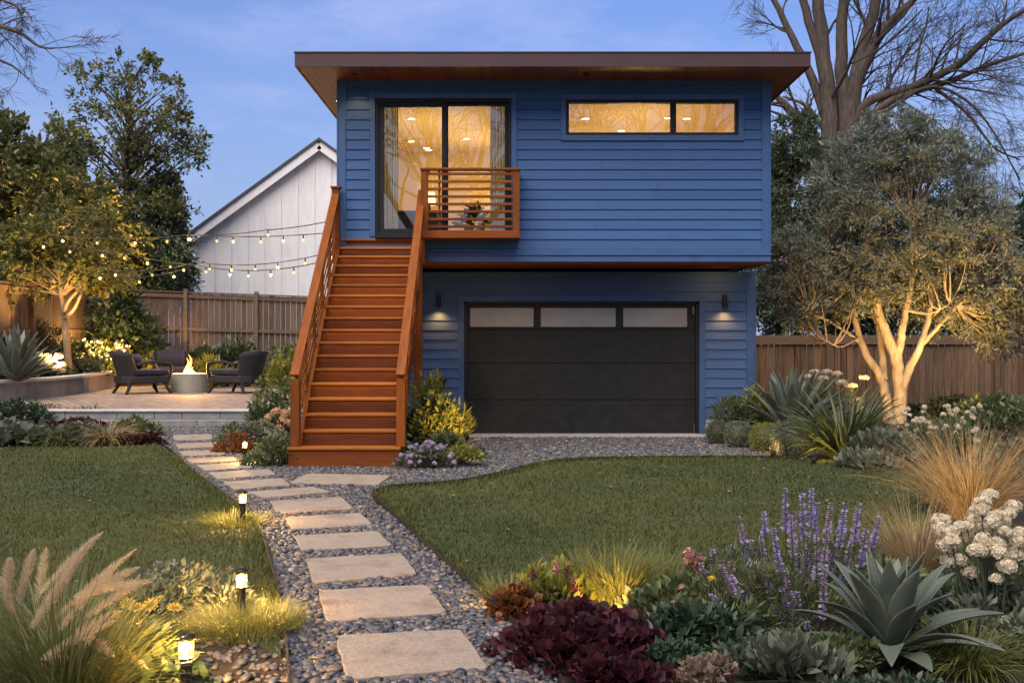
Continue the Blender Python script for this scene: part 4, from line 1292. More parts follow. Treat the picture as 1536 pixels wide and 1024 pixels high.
for i in range(15):
    a = r_.uniform(0, 6.28); rr = r_.uniform(0, .17); h_ = r_.uniform(.16, .36) * (1 - rr * 1.8) + (.24 if i in (2, 7) else 0)
    b0 = np.array((rr * math.cos(a), rr * math.sin(a), 0))
    p = [b0]
    for s_ in range(1, 9):
        p.append(b0 + np.array((.05 * math.sin(s_ * .9 + a * 3) * s_ / 8 - b0[0] * .4 * s_ / 8, .04 * math.cos(s_ * .8 + a) * s_ / 8, h_ * s_ / 8)))
    tt = np.linspace(0, 1, 9)
    fl.tube(p, .062 * np.sin(np.clip(tt * .85 + .15, 0, 1) * np.pi) ** .8 * (1 - tt * .55) * r_.uniform(.7, 1.1) + .002, 10)
fo = fl.build('fire', flame_mat(), smooth=True)
fo.location = (fp[0], fp[1], fp[2] + .39)
tag(fo, 'orange flames burning in the round fire pit', 'fire')
lamp('POINT', 'fire_light', (0, 0, .25), 130, (1, .45, .12), fo, .15).location = (0, 0, .25)

# ================================================================== festoon lights
M['cable'] = plain('black_cable', (.02, .018, .016), .7)
M['bulb'] = glow('bulb_glow', (1, .60, .22), .22)
def festoon(label, pts, sag, first, n, drop=.08, br=.038, seed=0):
    """cable hung through pts; n bulbs along it"""
    r2 = np.random.default_rng(seed)
    path = []
    for (a, b_), sg in zip(zip(pts[:-1], pts[1:]), sag):
        tt = np.linspace(0, 1, 24)[:-1]
        q = np.asarray(a) + (np.asarray(b_) - np.asarray(a)) * tt[:, None]
        q[:, 2] -= sg * 4 * tt * (1 - tt); path.append(q)
    path = np.vstack(path + [np.asarray(pts[-1])[None]])
    root = thing('string_light', label, 'string lights', path[0], group='string lights over the patio')
    mb = MB(); mb.tube(path, .011, 5); mb.build('cable', M['cable'], root)
    L = np.r_[0, np.cumsum(np.linalg.norm(np.diff(path, axis=0), axis=1))]
    for i in range(n):
        s_ = L[-1] * (first + (1 - first) * (i + r_.uniform(-.18, .18)) / n)
        c = np.array([np.interp(s_, L, path[:, j]) for j in range(3)])
        mb = MB(); mb.lathe([(.003, 0), (br * .35, -.01), (br * .42, -drop), (br * .3, -drop - .012)], 8, c); so = mb.build('socket', M['cable'], root)
        mb = MB(); V, f = ICO2
        mb.add(V * (br * .8, br * .8, br) + c - (0, 0, drop + br * .9), f); mb.build('bulb', M['bulb'], so, smooth=True)
        if i % 2 == 0:
            lamp('POINT', 'bulb_light', c - (0, 0, drop + br * .9), 4, (1, .58, .20), root, .03)
A = lambda px, py, Y: P(px, py, Y)
hx = -2.62
festoon('upper string of warm bulbs from the left tree, across the barn under its eave', [A(70, 352, 27), A(283, 352, 27), (hx, 23, 3.95)], [.1, .12], .04, 12, seed=1)
festoon('string of warm bulbs sagging across the left trees towards the barn corner', [A(60, 362, 26), A(180, 378, 26.5), A(292, 397, 27)], [.04, .05], .05, 6, seed=2)
festoon('middle string of bulbs rising over the white barn wall from its lower corner', [A(160, 404, 26), A(292, 393, 27), (hx, 22.5, 3.72)], [.12, .28], .02, 10, seed=3)
festoon('lowest string of bulbs crossing the left trees and the barn wall', [A(150, 410, 26), A(292, 397, 26.5), (hx, 21.6, 3.45)], [.18, .30], .0, 10, seed=4)
festoon('bulb-free upper cable strung over the barn wall', [A(283, 352, 27.2), A(400, 345, 25), (hx, 22.2, 4.25)], [.05, .08], 0, 2, seed=5)

# ================================================================== bollard path lights
M['lantern'] = glow('lantern_glow', (1, .56, .16), .20)
M['bronze'] = plain('dark_bronze', (.020, .016, .013), .5, .4)
def bollard():
    t = thing('path_light', 'x', 'path light', (0, 0, 0), group='bollard lights along the gravel path')
    mb = MB(); mb.lathe([(.034, -.05), (.034, .27), (.038, .275)], 20); mb.build('post', M['bronze'], t, local=True)
    mb = MB(); mb.lathe([(.046, .275), (.046, .288)], 20); mb.lathe([(.046, .392), (.046, .404)], 20); mb.build('collar', M['bronze'], t, local=True)
    mb = MB(); mb.lathe([(.030, .2885), (.030, .3915)], 20); mb.build('lens', M['lantern'], t, local=True)
    for i in range(6):
        a = i * math.pi / 3 + .3
        mb = MB(); mb.box(.042 * math.cos(a) - .0035, .042 * math.cos(a) + .0035, .042 * math.sin(a) - .0035, .042 * math.sin(a) + .0035, .2885, .3915); mb.build('cage_bar', M['bronze'], t, local=True)
    mb = MB(); mb.lathe([(.052, .4045), (.055, .409), (.055, .418), (.047, .432), (.02, .441), (.001, .443)], 24); mb.build('cap', M['bronze'], t, local=True, bevel=.001)
    lamp('POINT', 'path_lamp_light', (0, 0, .34), 22, (1, .54, .15), t, .02)
    return t
b0 = bollard()
LB = [((279, 1078), 'nearest bollard path light with broad cap, by the yellow daisies', 1.0), ((362, 932), 'black bollard path light among the grasses beside the third path slab', 1.0),
      ((364, 788), 'black bollard path light on the lawn edge near the stairs', 1.0), ((367, 694), 'small bollard light among the shrubs left of the stair foot', 1.0)]
for i, ((px, py), lab, sc) in enumerate(LB):
    o = b0 if i == 0 else copy_tree(b0)
    g = G(px, py); 
    o.scale = (.68, .68, .68)
    if i == 0: g = G(279, 1052); o.scale = (.74, .74, .68)
    o.location = g; o['label'] = lab

# low spotlights that light the planting
spot0 = None
def uplight(loc, aim, energy, label, angle=70, col=AMBER, size=.03):
    loc = np.asarray(loc, float); aim = np.asarray(aim, float)
    t = thing('garden_spotlight', label, 'spotlight', loc, group='low garden spotlights')
    d = aim - loc; d /= np.linalg.norm(d)
    c = np.array((0, 0, .09))
    mb = MB(); mb.lathe([(.012, -.06), (.009, .07)], 8); mb.build('spike', M['bronze'], t, local=True)
    mb = MB(); mb.tube([c - d * .05, c - d * .045, c + d * .05], [.02, .032, .034], 14, cap=True); mb.build('lamp_head', M['bronze'], t, local=True)
    mb = MB(); mb.tube([c + d * .0505, c + d * .053], [.028, .028], 14); mb.build('lens', M['sconce_lens'], t, local=True)
    lamp('SPOT', 'garden_spot_light', loc + c + d * .07, energy, col, t, size, aim, angle, .8)
# ================================================================== trees
M['bark'] = mat('bark', [(.035, .026, .018), (.075, .058, .042), (.12, .095, .07)], .9, 5, stretch=(5, 5, .8), bump=1.0, bscale=12, bstretch=(4, 4, .9))
M['bark_big'] = mat('bark_furrowed', [(.03, .023, .017), (.075, .058, .045), (.12, .095, .075)], .9, 4, stretch=(4, 4, .7), bump=2.0, bscale=7, bstretch=(4, 4, .6))
M['bark_olive'] = mat('bark_olive', [(.14, .115, .085), (.24, .20, .15), (.34, .285, .22)], .85, 5, stretch=(2, 2, .8), bump=1.2, bscale=14, bstretch=(2, 2, .7))
M['bark_pale'] = mat('bark_pale', [(.16, .12, .07), (.26, .20, .12)], .85, 6, bump=.5)
M['lf_left'] = leaf_mat('leaf_maple', [(.065, .082, .03), (.125, .145, .048), (.20, .20, .065), (.30, .22, .08)], .5, .35, [0, .4, .8, 1])
M['lf_dark'] = leaf_mat('leaf_dark_evergreen', [(.025, .045, .026), (.05, .08, .045), (.09, .12, .062)], .45, .2)
M['lf_lit'] = leaf_mat('leaf_young_tree', [(.06, .075, .02), (.11, .118, .03), (.18, .16, .042)], .5, .45)
M['lf_olive'] = leaf_mat('leaf_olive', [(.09, .105, .075), (.155, .178, .135), (.24, .262, .215), (.33, .345, .295)], .5, .25, [0, .45, .85, 1])
M['lf_yew'] = leaf_mat('leaf_cypress', [(.035, .058, .034), (.065, .095, .052), (.115, .14, .07)], .55, .25)

def crown(mb, cen, rad, n_twig, n_leaf, size, T, rng, up=.3, out=None, spread=.55, flat=1.0, jit=.25):
    """leaves along short twigs that radiate from each clump centre"""
    N = len(cen)
    d = rdirs(rng, N * n_twig).reshape(N, n_twig, 3)
    d[..., 2] = d[..., 2] * flat + up
    if out is not None: d += out[:, None] * .6
    d /= np.linalg.norm(d, axis=2)[..., None]
    ln = rad[:, None] * rng.uniform(.5, 1.15, (N, n_twig))
    t = np.sqrt(rng.uniform(.06, 1, (N, n_twig, n_leaf)))
    loc = cen[:, None, None] + d[:, :, None] * (ln[..., None] * t)[..., None] + rng.normal(0, 1, (N, n_twig, n_leaf, 3)) * (rad[:, None, None, None] * .09)
    loc[..., 2] -= (t ** 2 * ln[..., None]) * .12
    ld = d[:, :, None] + rng.normal(0, spread, loc.shape)
    clump = np.repeat(rng.normal(0, .16, N), n_twig * n_leaf)
    loc = loc.reshape(-1, 3); ld = ld.reshape(-1, 3)
    X, Y, Z = frames(ld, rng)
    n = len(loc)
    mb.scatter(T[0], T[1], loc, X, Y, Z, size * rng.uniform(.65, 1.3, n), rnd=np.clip(.45 + clump + rng.normal(0, jit, n), 0, 1))
    return d, ln

def in_ellipsoid(rng, c, r, n, shell=.0):
    v = rdirs(rng, n) * (shell + (1 - shell) * rng.random(n)[:, None] ** (1 / 3))
    return np.asarray(c) + v * np.asarray(r)

def bez(a, b, c, n=8):
    t = np.linspace(0, 1, n)[:, None]
    return (1 - t) ** 2 * a + 2 * t * (1 - t) * b + t * t * c

def tree(name, label, base, trunk, r0, blobs, leaf, seed, group=None, bark='bark', cat='tree', limb_r=.05, twigs=True, lo=.35):
    """trunk: points from base; blobs: (centre, radii, n clumps, clump radius, shell); leaf: (material, template, size, twigs per clump, leaves per twig, up, spread)"""
    rng = np.random.default_rng(seed)
    root = thing(name, label, cat, base, group=group)
    tp = smooth_line(trunk, 6)
    tb = MB()
    tt = np.linspace(0, 1, len(tp))
    rr = r0 * (1 - .8 * tt); rr[0] *= 1.35
    tb.tube(tp + rng.normal(0, r0 * .06, tp.shape), rr, 10)
    cm, tm, size, nt, nl, up, spr = leaf
    cb = MB()
    for c, r, n, cr_, sh in blobs:
        cen = in_ellipsoid(rng, c, r, n, sh)
        rad = cr_ * rng.uniform(.7, 1.3, n)
        out = (cen - np.asarray(c)) / np.asarray(r)
        d, ln = crown(cb, cen, rad, nt, nl, size, tm, rng, up, out, spr)
        for i in range(n):
            hd = np.hypot(*(cen[i] - tp[-1])[:2])
            zt = cen[i][2] - .75 * hd - .3
            k = int(np.argmin(np.abs(tp[:, 2] - np.clip(zt, tp[0][2] + (tp[-1][2] - tp[0][2]) * lo, tp[-1][2]))))
            a = tp[k]
            mid_ = a * .5 + cen[i] * .5 + np.array((0, 0, .12 * hd)) + rng.normal(0, .12, 3) * hd * .4
            q = bez(a, mid_, cen[i], 7)
            l0 = min(limb_r * (.6 + .08 * np.linalg.norm(cen[i] - a)), rr[k] * .8)
            tb.tube(q, np.linspace(l0, .008, 7), 5)
            if twigs:
                for j in range(min(nt, 5)):
                    e = cen[i] + d[i, j] * ln[i, j]
                    tb.tube(np.array([cen[i], (cen[i] + e) / 2 + rng.normal(0, .03, 3), e]), [.009, .006, .003], 3, cap=False)
    tb.build('trunk', M[bark], root, smooth=True)
    cb.build('crown', M[cm], root)
    return root

def wp(px, py, Y): return P(px, py, Y)
def blob(px, py, Y, rx, ry, n, cr_, sh=.3, rd=None):
    """ellipsoid blob given by its centre and half-size in photo pixels at depth Y"""
    s = Y / F
    return (P(px, py, Y), np.array((rx * s, (rd or (rx + ry) / 2) * s, ry * s)), n, cr_, sh)

# --- left: one tall thin-topped tree, several denser ones beside it
def tr(px, Y, py1, lean=0):
    b = np.array(((px - 768) * Y / F, Y, 0.)); t = P(px + lean, py1, Y)
    return [b, b + (t - b) * .35 + (.12, 0, 0), b + (t - b) * .7 + (-.1, .1, 0), t]
T_MD = ('lf_left', LEAF_MD, .20, 9, 9, .15, .7)
tree('broadleaf_tree', 'tall broadleaf tree with a thin twiggy top, highest of the trees on the left', tr(195, 40, 500)[0], tr(195, 40, 130), .26,
     [blob(185, 175, 40, 100, 78, 58, .55, .3), blob(252, 215, 40, 55, 55, 26, .5, .4), blob(170, 290, 40, 100, 80, 56, .7, .2), blob(215, 340, 40, 55, 75, 30, .65, .2), blob(205, 100, 40, 32, 20, 7, .45, .3)],
     ('lf_left', LEAF_MD, .17, 9, 8, .15, .7), 41, limb_r=.055)
tree('broadleaf_tree', 'dense dark-leaved tree at the far left edge behind the fence', tr(20, 37, 500)[0], tr(20, 37, 230), .25,
     [blob(25, 290, 37, 75, 110, 80, .85, .2), blob(70, 230, 37, 45, 40, 16, .7, .3), blob(-40, 250, 37, 70, 90, 40, .9, .2)], ('lf_left', LEAF_MD, .22, 10, 10, .15, .7), 42)
tree('broadleaf_tree', 'bushy golden-green tree low over the left fence behind the lit young tree', tr(110, 36, 520)[0], tr(110, 36, 330), .2,
     [blob(110, 350, 36, 95, 75, 76, .8, .15), blob(60, 390, 36, 70, 50, 40, .7, .15)], ('lf_lit', LEAF_MD, .2, 10, 10, .1, .75), 43)
tree('evergreen_tree', 'dark evergreen tree between the left trees and the white barn', tr(240, 41, 520)[0], tr(240, 41, 280), .2,
     [blob(242, 335, 41, 30, 70, 50, .6, .15), blob(240, 400, 41, 36, 60, 56, .65, .1)], ('lf_dark', LEAF_LO, .2, 12, 14, .0, .6), 44)
tree('evergreen_tree', 'dark evergreen mass low behind the back fence, under the festoon bulbs', tr(190, 38, 520)[0], tr(190, 38, 390), .2,
     [blob(190, 400, 38, 90, 55, 90, .7, .1), blob(80, 430, 38, 90, 40, 60, .7, .1)], ('lf_dark', LEAF_LO, .2, 12, 14, .0, .6), 45)

# --- young tree lit from below, standing in the raised bed
yb = np.array(((104 - 768) * 28.5 / F, 28.5, .6))
yt = [yb, P(97, 480, 28.5), P(91, 430, 28.5), P(88, 390, 28.5), P(84, 350, 28.5)]
rt = tree('young_tree', 'slender young tree lit golden from below in the raised bed', yb, yt, .10,
     [blob(55, 378, 28.8, 70, 32, 28, .42, .2), blob(160, 400, 28.4, 62, 26, 22, .40, .2), blob(110, 345, 28.9, 75, 38, 34, .45, .2), blob(40, 420, 28.3, 35, 22, 9, .4, .2)],
     ('lf_lit', LEAF_MD, .17, 8, 8, .1, .8), 46, bark='bark_pale', limb_r=.016, lo=.55)
mb = MB()
for q in ([P(96, 470, 28.4), P(104, 450, 28.35), P(125, 428, 28.3), P(140, 412, 28.3)], [P(97, 478, 28.4), P(112, 462, 28.3), P(122, 440, 28.2)], [P(91, 432, 28.5), P(72, 412, 28.4), P(58, 398, 28.4)]):
    mb.tube(smooth_line(q, 4), np.linspace(.055, .02, 3 * 4 + 1)[:len(smooth_line(q, 4))], 7)
mb.build('limb', M['bark_pale'], rt, smooth=True)

# --- bare trees
def grow(rng, tb, p, d, L, r, lvl, spread, up, droop=0.0, kids=(5, 4, 4, 3), minr=.006):
    n = max(4, int(4 + L * 1.2))
    pts = [np.array(p, float)]; d = np.array(d, float); d /= np.linalg.norm(d)
    for i in range(n):
        d = d + rng.normal(0, .11, 3) + np.array((0, 0, up * .06 - droop * .06 * i / n)); d /= np.linalg.norm(d)
        pts.append(pts[-1] + d * L / n)
    pts = np.array(pts)
    tb.tube(pts, np.linspace(r, max(r * .3, minr * .6), n + 1), 8 if r > .1 else 5 if r > .025 else 3, cap=False)
    if lvl <= 0: return
    k = kids[min(lvl, len(kids)) - 1]
    for j in range(k):
        t = rng.uniform(.22, 1.0); i = min(n - 1, int(t * n))
        dd = pts[i + 1] - pts[i]; dd /= np.linalg.norm(dd)
        side = np.cross(dd, rdirs(rng, 1)[0]); side /= np.linalg.norm(side)
        nd = dd * math.cos(spread) + side * math.sin(spread) * rng.uniform(.6, 1.2)
        grow(rng, tb, pts[i] + (pts[i + 1] - pts[i]) * (t * n - i if t < 1 else 1), nd, L * rng.uniform(.45, .72), max(r * (1 - .7 * t) * .62, minr), lvl - 1, spread, up, droop, kids, minr)

def limbs(tb, rng, specs):
    """main limbs drawn through given points; (points, r0, r1, level, child length, n children)"""
    for pts, r0, r1, lvl, cl, n, up, droop in specs:
        q = smooth_line(pts, 6)
        rr = np.linspace(r0, r1, len(q))
        tb.tube(q + rng.normal(0, r0 * .05, q.shape), rr, 10 if r0 > .12 else 7)
        for j in range(n):
            t = rng.uniform(.25, 1) ; i = min(len(q) - 2, int(t * (len(q) - 1)))
            dd = q[i + 1] - q[i]; dd /= np.linalg.norm(dd)
            side = np.cross(dd, rdirs(rng, 1)[0]); side /= np.linalg.norm(side)
            grow(rng, tb, q[i], dd * .75 + side * rng.uniform(.5, 1.0), cl * rng.uniform(.5, 1.15) * (1.2 - .5 * t), max(rr[i] * .38, .014), lvl, .62, up, droop)

BT = 34.0
def W(*a): return [P(x, y, BT + dz) for x, y, dz in a]
rng = np.random.default_rng(52)
bt = thing('bare_tree', 'huge leafless tree with several stems rising behind the right side of the house', 'tree', (P(1250, 512, BT)[0], BT, 0))
tb = MB()
limbs(tb, rng, [
    (W((1252, 600, 0), (1252, 470, 0), (1240, 330, 0), (1246, 200, 0), (1236, 90, 0), (1222, -60, 0), (1205, -220, .5)), .46, .09, 3, 4.5, 7, .6, 0),
    (W((1256, 500, -.1), (1275, 330, -.1), (1270, 190, -.2), (1262, 60, -.2), (1275, -120, -.5), (1270, -300, -.8)), .33, .07, 3, 4.5, 7, .6, 0),
    (W((1244, 300, .1), (1246, 200, .1), (1232, 95, .1), (1205, 0, .1), (1190, -120, .2)), .24, .08, 3, 3.6, 7, .5, 0),
    (W((1270, 230, -.2), (1285, 110, -.3), (1310, 20, -.4), (1330, -80, -.6), (1345, -200, -.8)), .26, .07, 3, 3.6, 8, .5, 0),
    (W((1275, 150, -.2), (1315, 60, -.6), (1365, 5, -1), (1420, -50, -1.4)), .2, .06, 3, 3.4, 12, .4, .2),
    (W((1276, 205, -.2), (1300, 155, -.5), (1370, 130, -.9), (1440, 95, -1.4), (1500, 40, -1.8), (1580, -10, -2.2)), .17, .06, 3, 3.0, 15, .1, .6),
    (W((1276, 215, -.2), (1290, 190, -.5), (1340, 150, -.8), (1430, 120, -1.1), (1490, 95, -1.4), (1600, 60, -1.8)), .15, .04, 3, 2.6, 15, .0, .8),
    (W((1275, 240, -.3), (1290, 185, -.6), (1330, 165, -1), (1400, 130, -1.4), (1470, 170, -1.8), (1530, 270, -2.0)), .10, .02, 3, 2.0, 9, -.1, 1),
    (W((1245, 420, .2), (1222, 215, .2), (1180, 160, .3), (1150, 130, .4)), .28, .05, 2, 2.2, 5, .3, .2),
    (W((1240, 180, .2), (1215, 110, .3), (1185, 50, .4), (1150, -20, .6), (1120, -70, .8)), .16, .05, 3, 2.6, 9, .3, .2),
    (W((1240, 200, 0), (1210, 160, .2), (1175, 145, .4)), .09, .03, 2, 1.6, 5, .2, .4),
    (W((1400, 130, -1.2), (1450, 170, -1.5), (1490, 220, -1.7), (1530, 240, -1.9)), .06, .02, 3, 1.9, 12, -.1, 1),
])
tb.build('trunk', M['bark_big'], bt, smooth=True)

rng = np.random.default_rng(53)
bl = thing('bare_tree', 'bare twigs of a leafless tree reaching in at the top left corner', 'tree', (P(-190, 512, 31)[0], 31, 0))
tb = MB()
w2 = lambda *a: [P(x, y, 31 + z) for x, y, z in a]
limbs(tb, rng, [
    (w2((-190, 600, 0), (-185, 400, 0), (-190, 200, 0), (-180, 20, 0), (-190, -200, 0)), .4, .12, 2, 3, 4, .4, 0),
    (w2((-182, 180, 0), (-110, 90, -.3), (-40, 40, -.6), (20, 45, -.8), (60, 70, -.9), (92, 72, -1)), .13, .012, 2, 1.7, 10, 0, .5),
    (w2((-182, 220, 0), (-110, 140, -.2), (-40, 85, -.4), (10, 95, -.5), (45, 120, -.6)), .1, .012, 2, 1.5, 8, 0, .5),
    (w2((-182, 120, 0), (-100, 40, -.3), (-30, 0, -.4), (15, 5, -.5), (35, 20, -.6)), .1, .012, 3, 1.4, 8, .1, .3),
])
tb.build('trunk', M['bark'], bl, smooth=True)

# --- bare trees behind the viewer, mirrored in the upper windows
for tx, ty, sd, lab in ((5.6, -9, 54, 'spreading bare tree mirrored in the upper strip window'), (-2.4, -10, 57, 'spreading bare tree mirrored in the glass of the sliding door')):
    rng = np.random.default_rng(sd)
    br_ = thing('bare_tree', lab, 'tree', (tx, ty, 0))
    tb = MB()
    for i in range(7):
        a = i * .9
        grow(rng, tb, (tx + .2 * math.cos(a), ty + .2 * math.sin(a), 4.6), (math.cos(a) * .75, math.sin(a) * .4, .9), 6.0, .19, 3, .6, .35, kids=(3, 4, 5), minr=.028)
    tb.tube(np.array([(tx, ty, 0), (tx - .05, ty, 2.4), (tx, ty, 4.8)]), [.42, .32, .28], 10)
    tb.build('trunk', M['bark'], br_, smooth=True)

# --- evergreens and hedge trees behind the right fence
tree('evergreen_tree', 'dark evergreen tree right beside the house, below the bare tree', tr(1190, 31, 520)[0], tr(1190, 31, 230), .16,
     [blob(1185, 300, 31, 42, 110, 60, .55, .15), blob(1195, 220, 31, 26, 40, 14, .45, .2), blob(1160, 420, 31, 60, 80, 60, .6, .1)], ('lf_yew', LEAF_LO, .16, 12, 14, .2, .55), 61)
tree('evergreen_tree', 'dark evergreen hidden behind the olive crown near the right fence post', tr(1300, 32, 520)[0], tr(1300, 32, 330), .16,
     [blob(1290, 400, 32, 80, 90, 70, .65, .1), blob(1330, 455, 32, 150, 48, 90, .6, .1)], ('lf_dark', LEAF_LO, .17, 12, 13, .1, .6), 62)
tree('evergreen_tree', 'dark bluish conifer at the right edge beyond the fence', tr(1525, 31, 520)[0], tr(1525, 31, 310), .16,
     [blob(1540, 410, 31, 50, 95, 70, .55, .1), blob(1440, 440, 31, 70, 60, 60, .55, .1), blob(1528, 330, 31, 22, 30, 12, .4, .1)], ('lf_dark', LEAF_LO, .15, 12, 14, .1, .6), 63)

# --- the olive
OY = 21.0
LEAF_OL = (LEAF_NA[0] * (1.7, 1, 1), LEAF_NA[1])
def O(*a): return [P(x, y, OY + dz) for x, y, dz in a]
rng = np.random.default_rng(71)
ob = np.array(((1340 - 768) * OY / F, OY, 0.))
ol = thing('olive_tree', 'multi-stemmed olive tree with grey-green crown, trunks lit gold from below', 'tree', ob)
tb = MB()
ends = []
for pts, r0, r1 in (
    (O((1347, 665, 0), (1350, 600, 0), (1344, 540, 0), (1322, 480, -.1), (1308, 420, -.2), (1300, 360, -.2)), .155, .045),
    (O((1334, 665, 0), (1330, 600, .1), (1318, 560, .1), (1296, 525, .1), (1283, 480, .1), (1278, 420, 0), (1262, 370, 0)), .108, .03),
    (O((1325, 570, .1), (1323, 530, .25), (1318, 490, .3), (1312, 470, .3), (1318, 400, .3)), .085, .03),
    (O((1345, 545, 0), (1352, 505, -.1), (1358, 470, -.2), (1368, 410, -.3), (1365, 330, -.4)), .09, .03),
    (O((1352, 590, 0), (1362, 555, -.1), (1378, 525, -.2), (1392, 480, -.2), (1402, 430, -.2), (1420, 370, -.3)), .095, .028),
    (O((1380, 520, -.2), (1400, 498, -.3), (1425, 470, -.4), (1455, 430, -.4)), .05, .02),
    (O((1292, 515, .1), (1270, 498, 0), (1240, 480, -.1), (1215, 470, -.2)), .035, .012),
    (O((1290, 505, .1), (1262, 520, -.3), (1240, 512, -.5)), .022, .008),
    (O((1360, 465, -.2), (1395, 470, -.4), (1425, 455, -.6)), .035, .012)):
    q = smooth_line(pts, 6); tb.tube(q + rng.normal(0, r0 * .07, q.shape), np.linspace(r0, r1, len(q)), 10)
    ends.append(q[-1]); ends.append(q[int(len(q) * .75)])
ends = np.array(ends)
cb = MB()
for (px, py, rx, ry, n, cr_) in ((1345, 330, 125, 125, 150, .42), (1245, 405, 85, 75, 64, .40), (1450, 400, 95, 95, 100, .42), (1500, 470, 50, 50, 34, .4), (1360, 215, 62, 45, 26, .36), (1480, 440, 55, 70, 40, .4), (1200, 430, 42, 60, 22, .36), (1290, 250, 60, 60, 34, .38), (1420, 280, 60, 70, 40, .4)):
    c, r, n, cr_, sh = blob(px, py, OY, rx, ry, n, cr_, .35, rd=rx * .9)
    cen = in_ellipsoid(rng, c, r, n, sh); rad = cr_ * rng.uniform(.7, 1.3, n)
    d, ln = crown(cb, cen, rad, 12, 16, .10, LEAF_OL, rng, .45, (cen - c) / r, .5, jit=.22)
    # foliage reads as upright leafy shoots
    for i in range(n):
        k = int(np.argmin(np.linalg.norm(ends - cen[i] + (0, 0, .5), axis=1)))
        a = ends[k]
        q = bez(a, a * .5 + cen[i] * .5 + rng.normal(0, .1, 3) - (0, 0, .1), cen[i], 6)
        tb.tube(q, np.linspace(.022, .006, 6), 4, cap=False)
        for j in range(6):
            e = cen[i] + d[i, j] * ln[i, j] * .9
            tb.tube(np.array([cen[i], (cen[i] + e) / 2, e]), [.006, .004, .002], 3, cap=False)
tb.build('trunk', M['bark_olive'], ol, smooth=True)
cb.build('crown', M['lf_olive'], ol)
# ================================================================== planting
M['agave'] = mat('agave_leaf', [(.055, .074, .054), (.088, .108, .078), (.13, .148, .108)], .5, 5, stretch=(1, 1, 1), wr=.4, bump=.08, bscale=40)
M['phorm'] = leaf_mat('flax_leaf', [(.035, .055, .025), (.06, .085, .03), (.11, .125, .04)], .45, .25)
M['silver'] = leaf_mat('silver_leaf', [(.085, .10, .068), (.135, .155, .108), (.21, .22, .165)], .6, .2)
M['sage'] = leaf_mat('sage_leaf', [(.070, .086, .055), (.11, .128, .085), (.17, .18, .125)], .6, .2)
M['green'] = leaf_mat('shrub_leaf', [(.045, .066, .026), (.08, .108, .042), (.13, .15, .06), (.20, .185, .075)], .5, .3)
M['deepgreen'] = leaf_mat('glossy_leaf', [(.022, .042, .024), (.042, .070, .036), (.075, .10, .052)], .35, .2)
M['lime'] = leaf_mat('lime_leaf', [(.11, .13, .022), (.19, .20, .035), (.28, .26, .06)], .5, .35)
M['box'] = leaf_mat('box_leaf', [(.06, .076, .036), (.11, .125, .062), (.17, .18, .10)], .55, .25)
M['purple'] = leaf_mat('purple_leaf', [(.016, .005, .009), (.036, .009, .015), (.066, .017, .024), (.12, .034, .030)], .55, .25, spec=.2)
M['bronze_lf'] = leaf_mat('bronze_leaf', [(.09, .03, .012), (.16, .06, .02), (.2, .1, .03)], .5, .3)
M['straw'] = leaf_mat('straw_blade', [(.22, .15, .065), (.36, .25, .115), (.50, .37, .19)], .6, .4)
M['sedge'] = leaf_mat('sedge_blade', [(.08, .10, .025), (.15, .165, .042), (.27, .245, .075)], .5, .35)
M['gblade'] = leaf_mat('fountain_blade', [(.07, .09, .026), (.125, .145, .04), (.22, .21, .075)], .5, .35)
M['plume'] = leaf_mat('plume_hair', [(.52, .41, .27), (.66, .55, .38), (.78, .69, .52)], .8, .45)
M['violet'] = leaf_mat('violet_petal', [(.28, .21, .43), (.42, .34, .58), (.58, .50, .68)], .6, .35)
M['mauve'] = leaf_mat('mauve_petal', [(.28, .19, .34), (.42, .32, .46), (.55, .46, .56)], .6, .35)
M['cream'] = leaf_mat('cream_petal', [(.54, .45, .29), (.70, .61, .44), (.80, .73, .58)], .7, .3)
M['peach'] = leaf_mat('peach_petal', [(.46, .26, .14), (.58, .37, .21), (.66, .50, .32)], .7, .3)
M['pink'] = leaf_mat('pink_petal', [(.42, .17, .16), (.55, .27, .24), (.62, .38, .32)], .6, .3)
M['yellow'] = leaf_mat('yellow_petal', [(.55, .30, .015), (.68, .42, .03), (.75, .52, .08)], .55, .3)
M['wine'] = leaf_mat('wine_bud', [(.09, .02, .035), (.16, .04, .06)], .6, .2)
M['stem'] = leaf_mat('stem_green', [(.045, .06, .03), (.08, .095, .05)], .6, .2)
M['tan'] = leaf_mat('tan_leaf', [(.13, .09, .06), (.21, .155, .11), (.29, .22, .165)], .7, .3)
M['yolk'] = plain('daisy_eye', (.30, .16, .02), .9)

def plant(name, label, cat, loc, group=None): return thing(name, label, cat, loc, group=group)

def dome(rng, n, r, flat=1.0):
    """points and outward directions over a dome"""
    v = rdirs(rng, n); v[:, 2] = np.abs(v[:, 2]) * 1.05 - .12
    v /= np.linalg.norm(v, axis=1)[:, None]
    return v * np.asarray(r), v

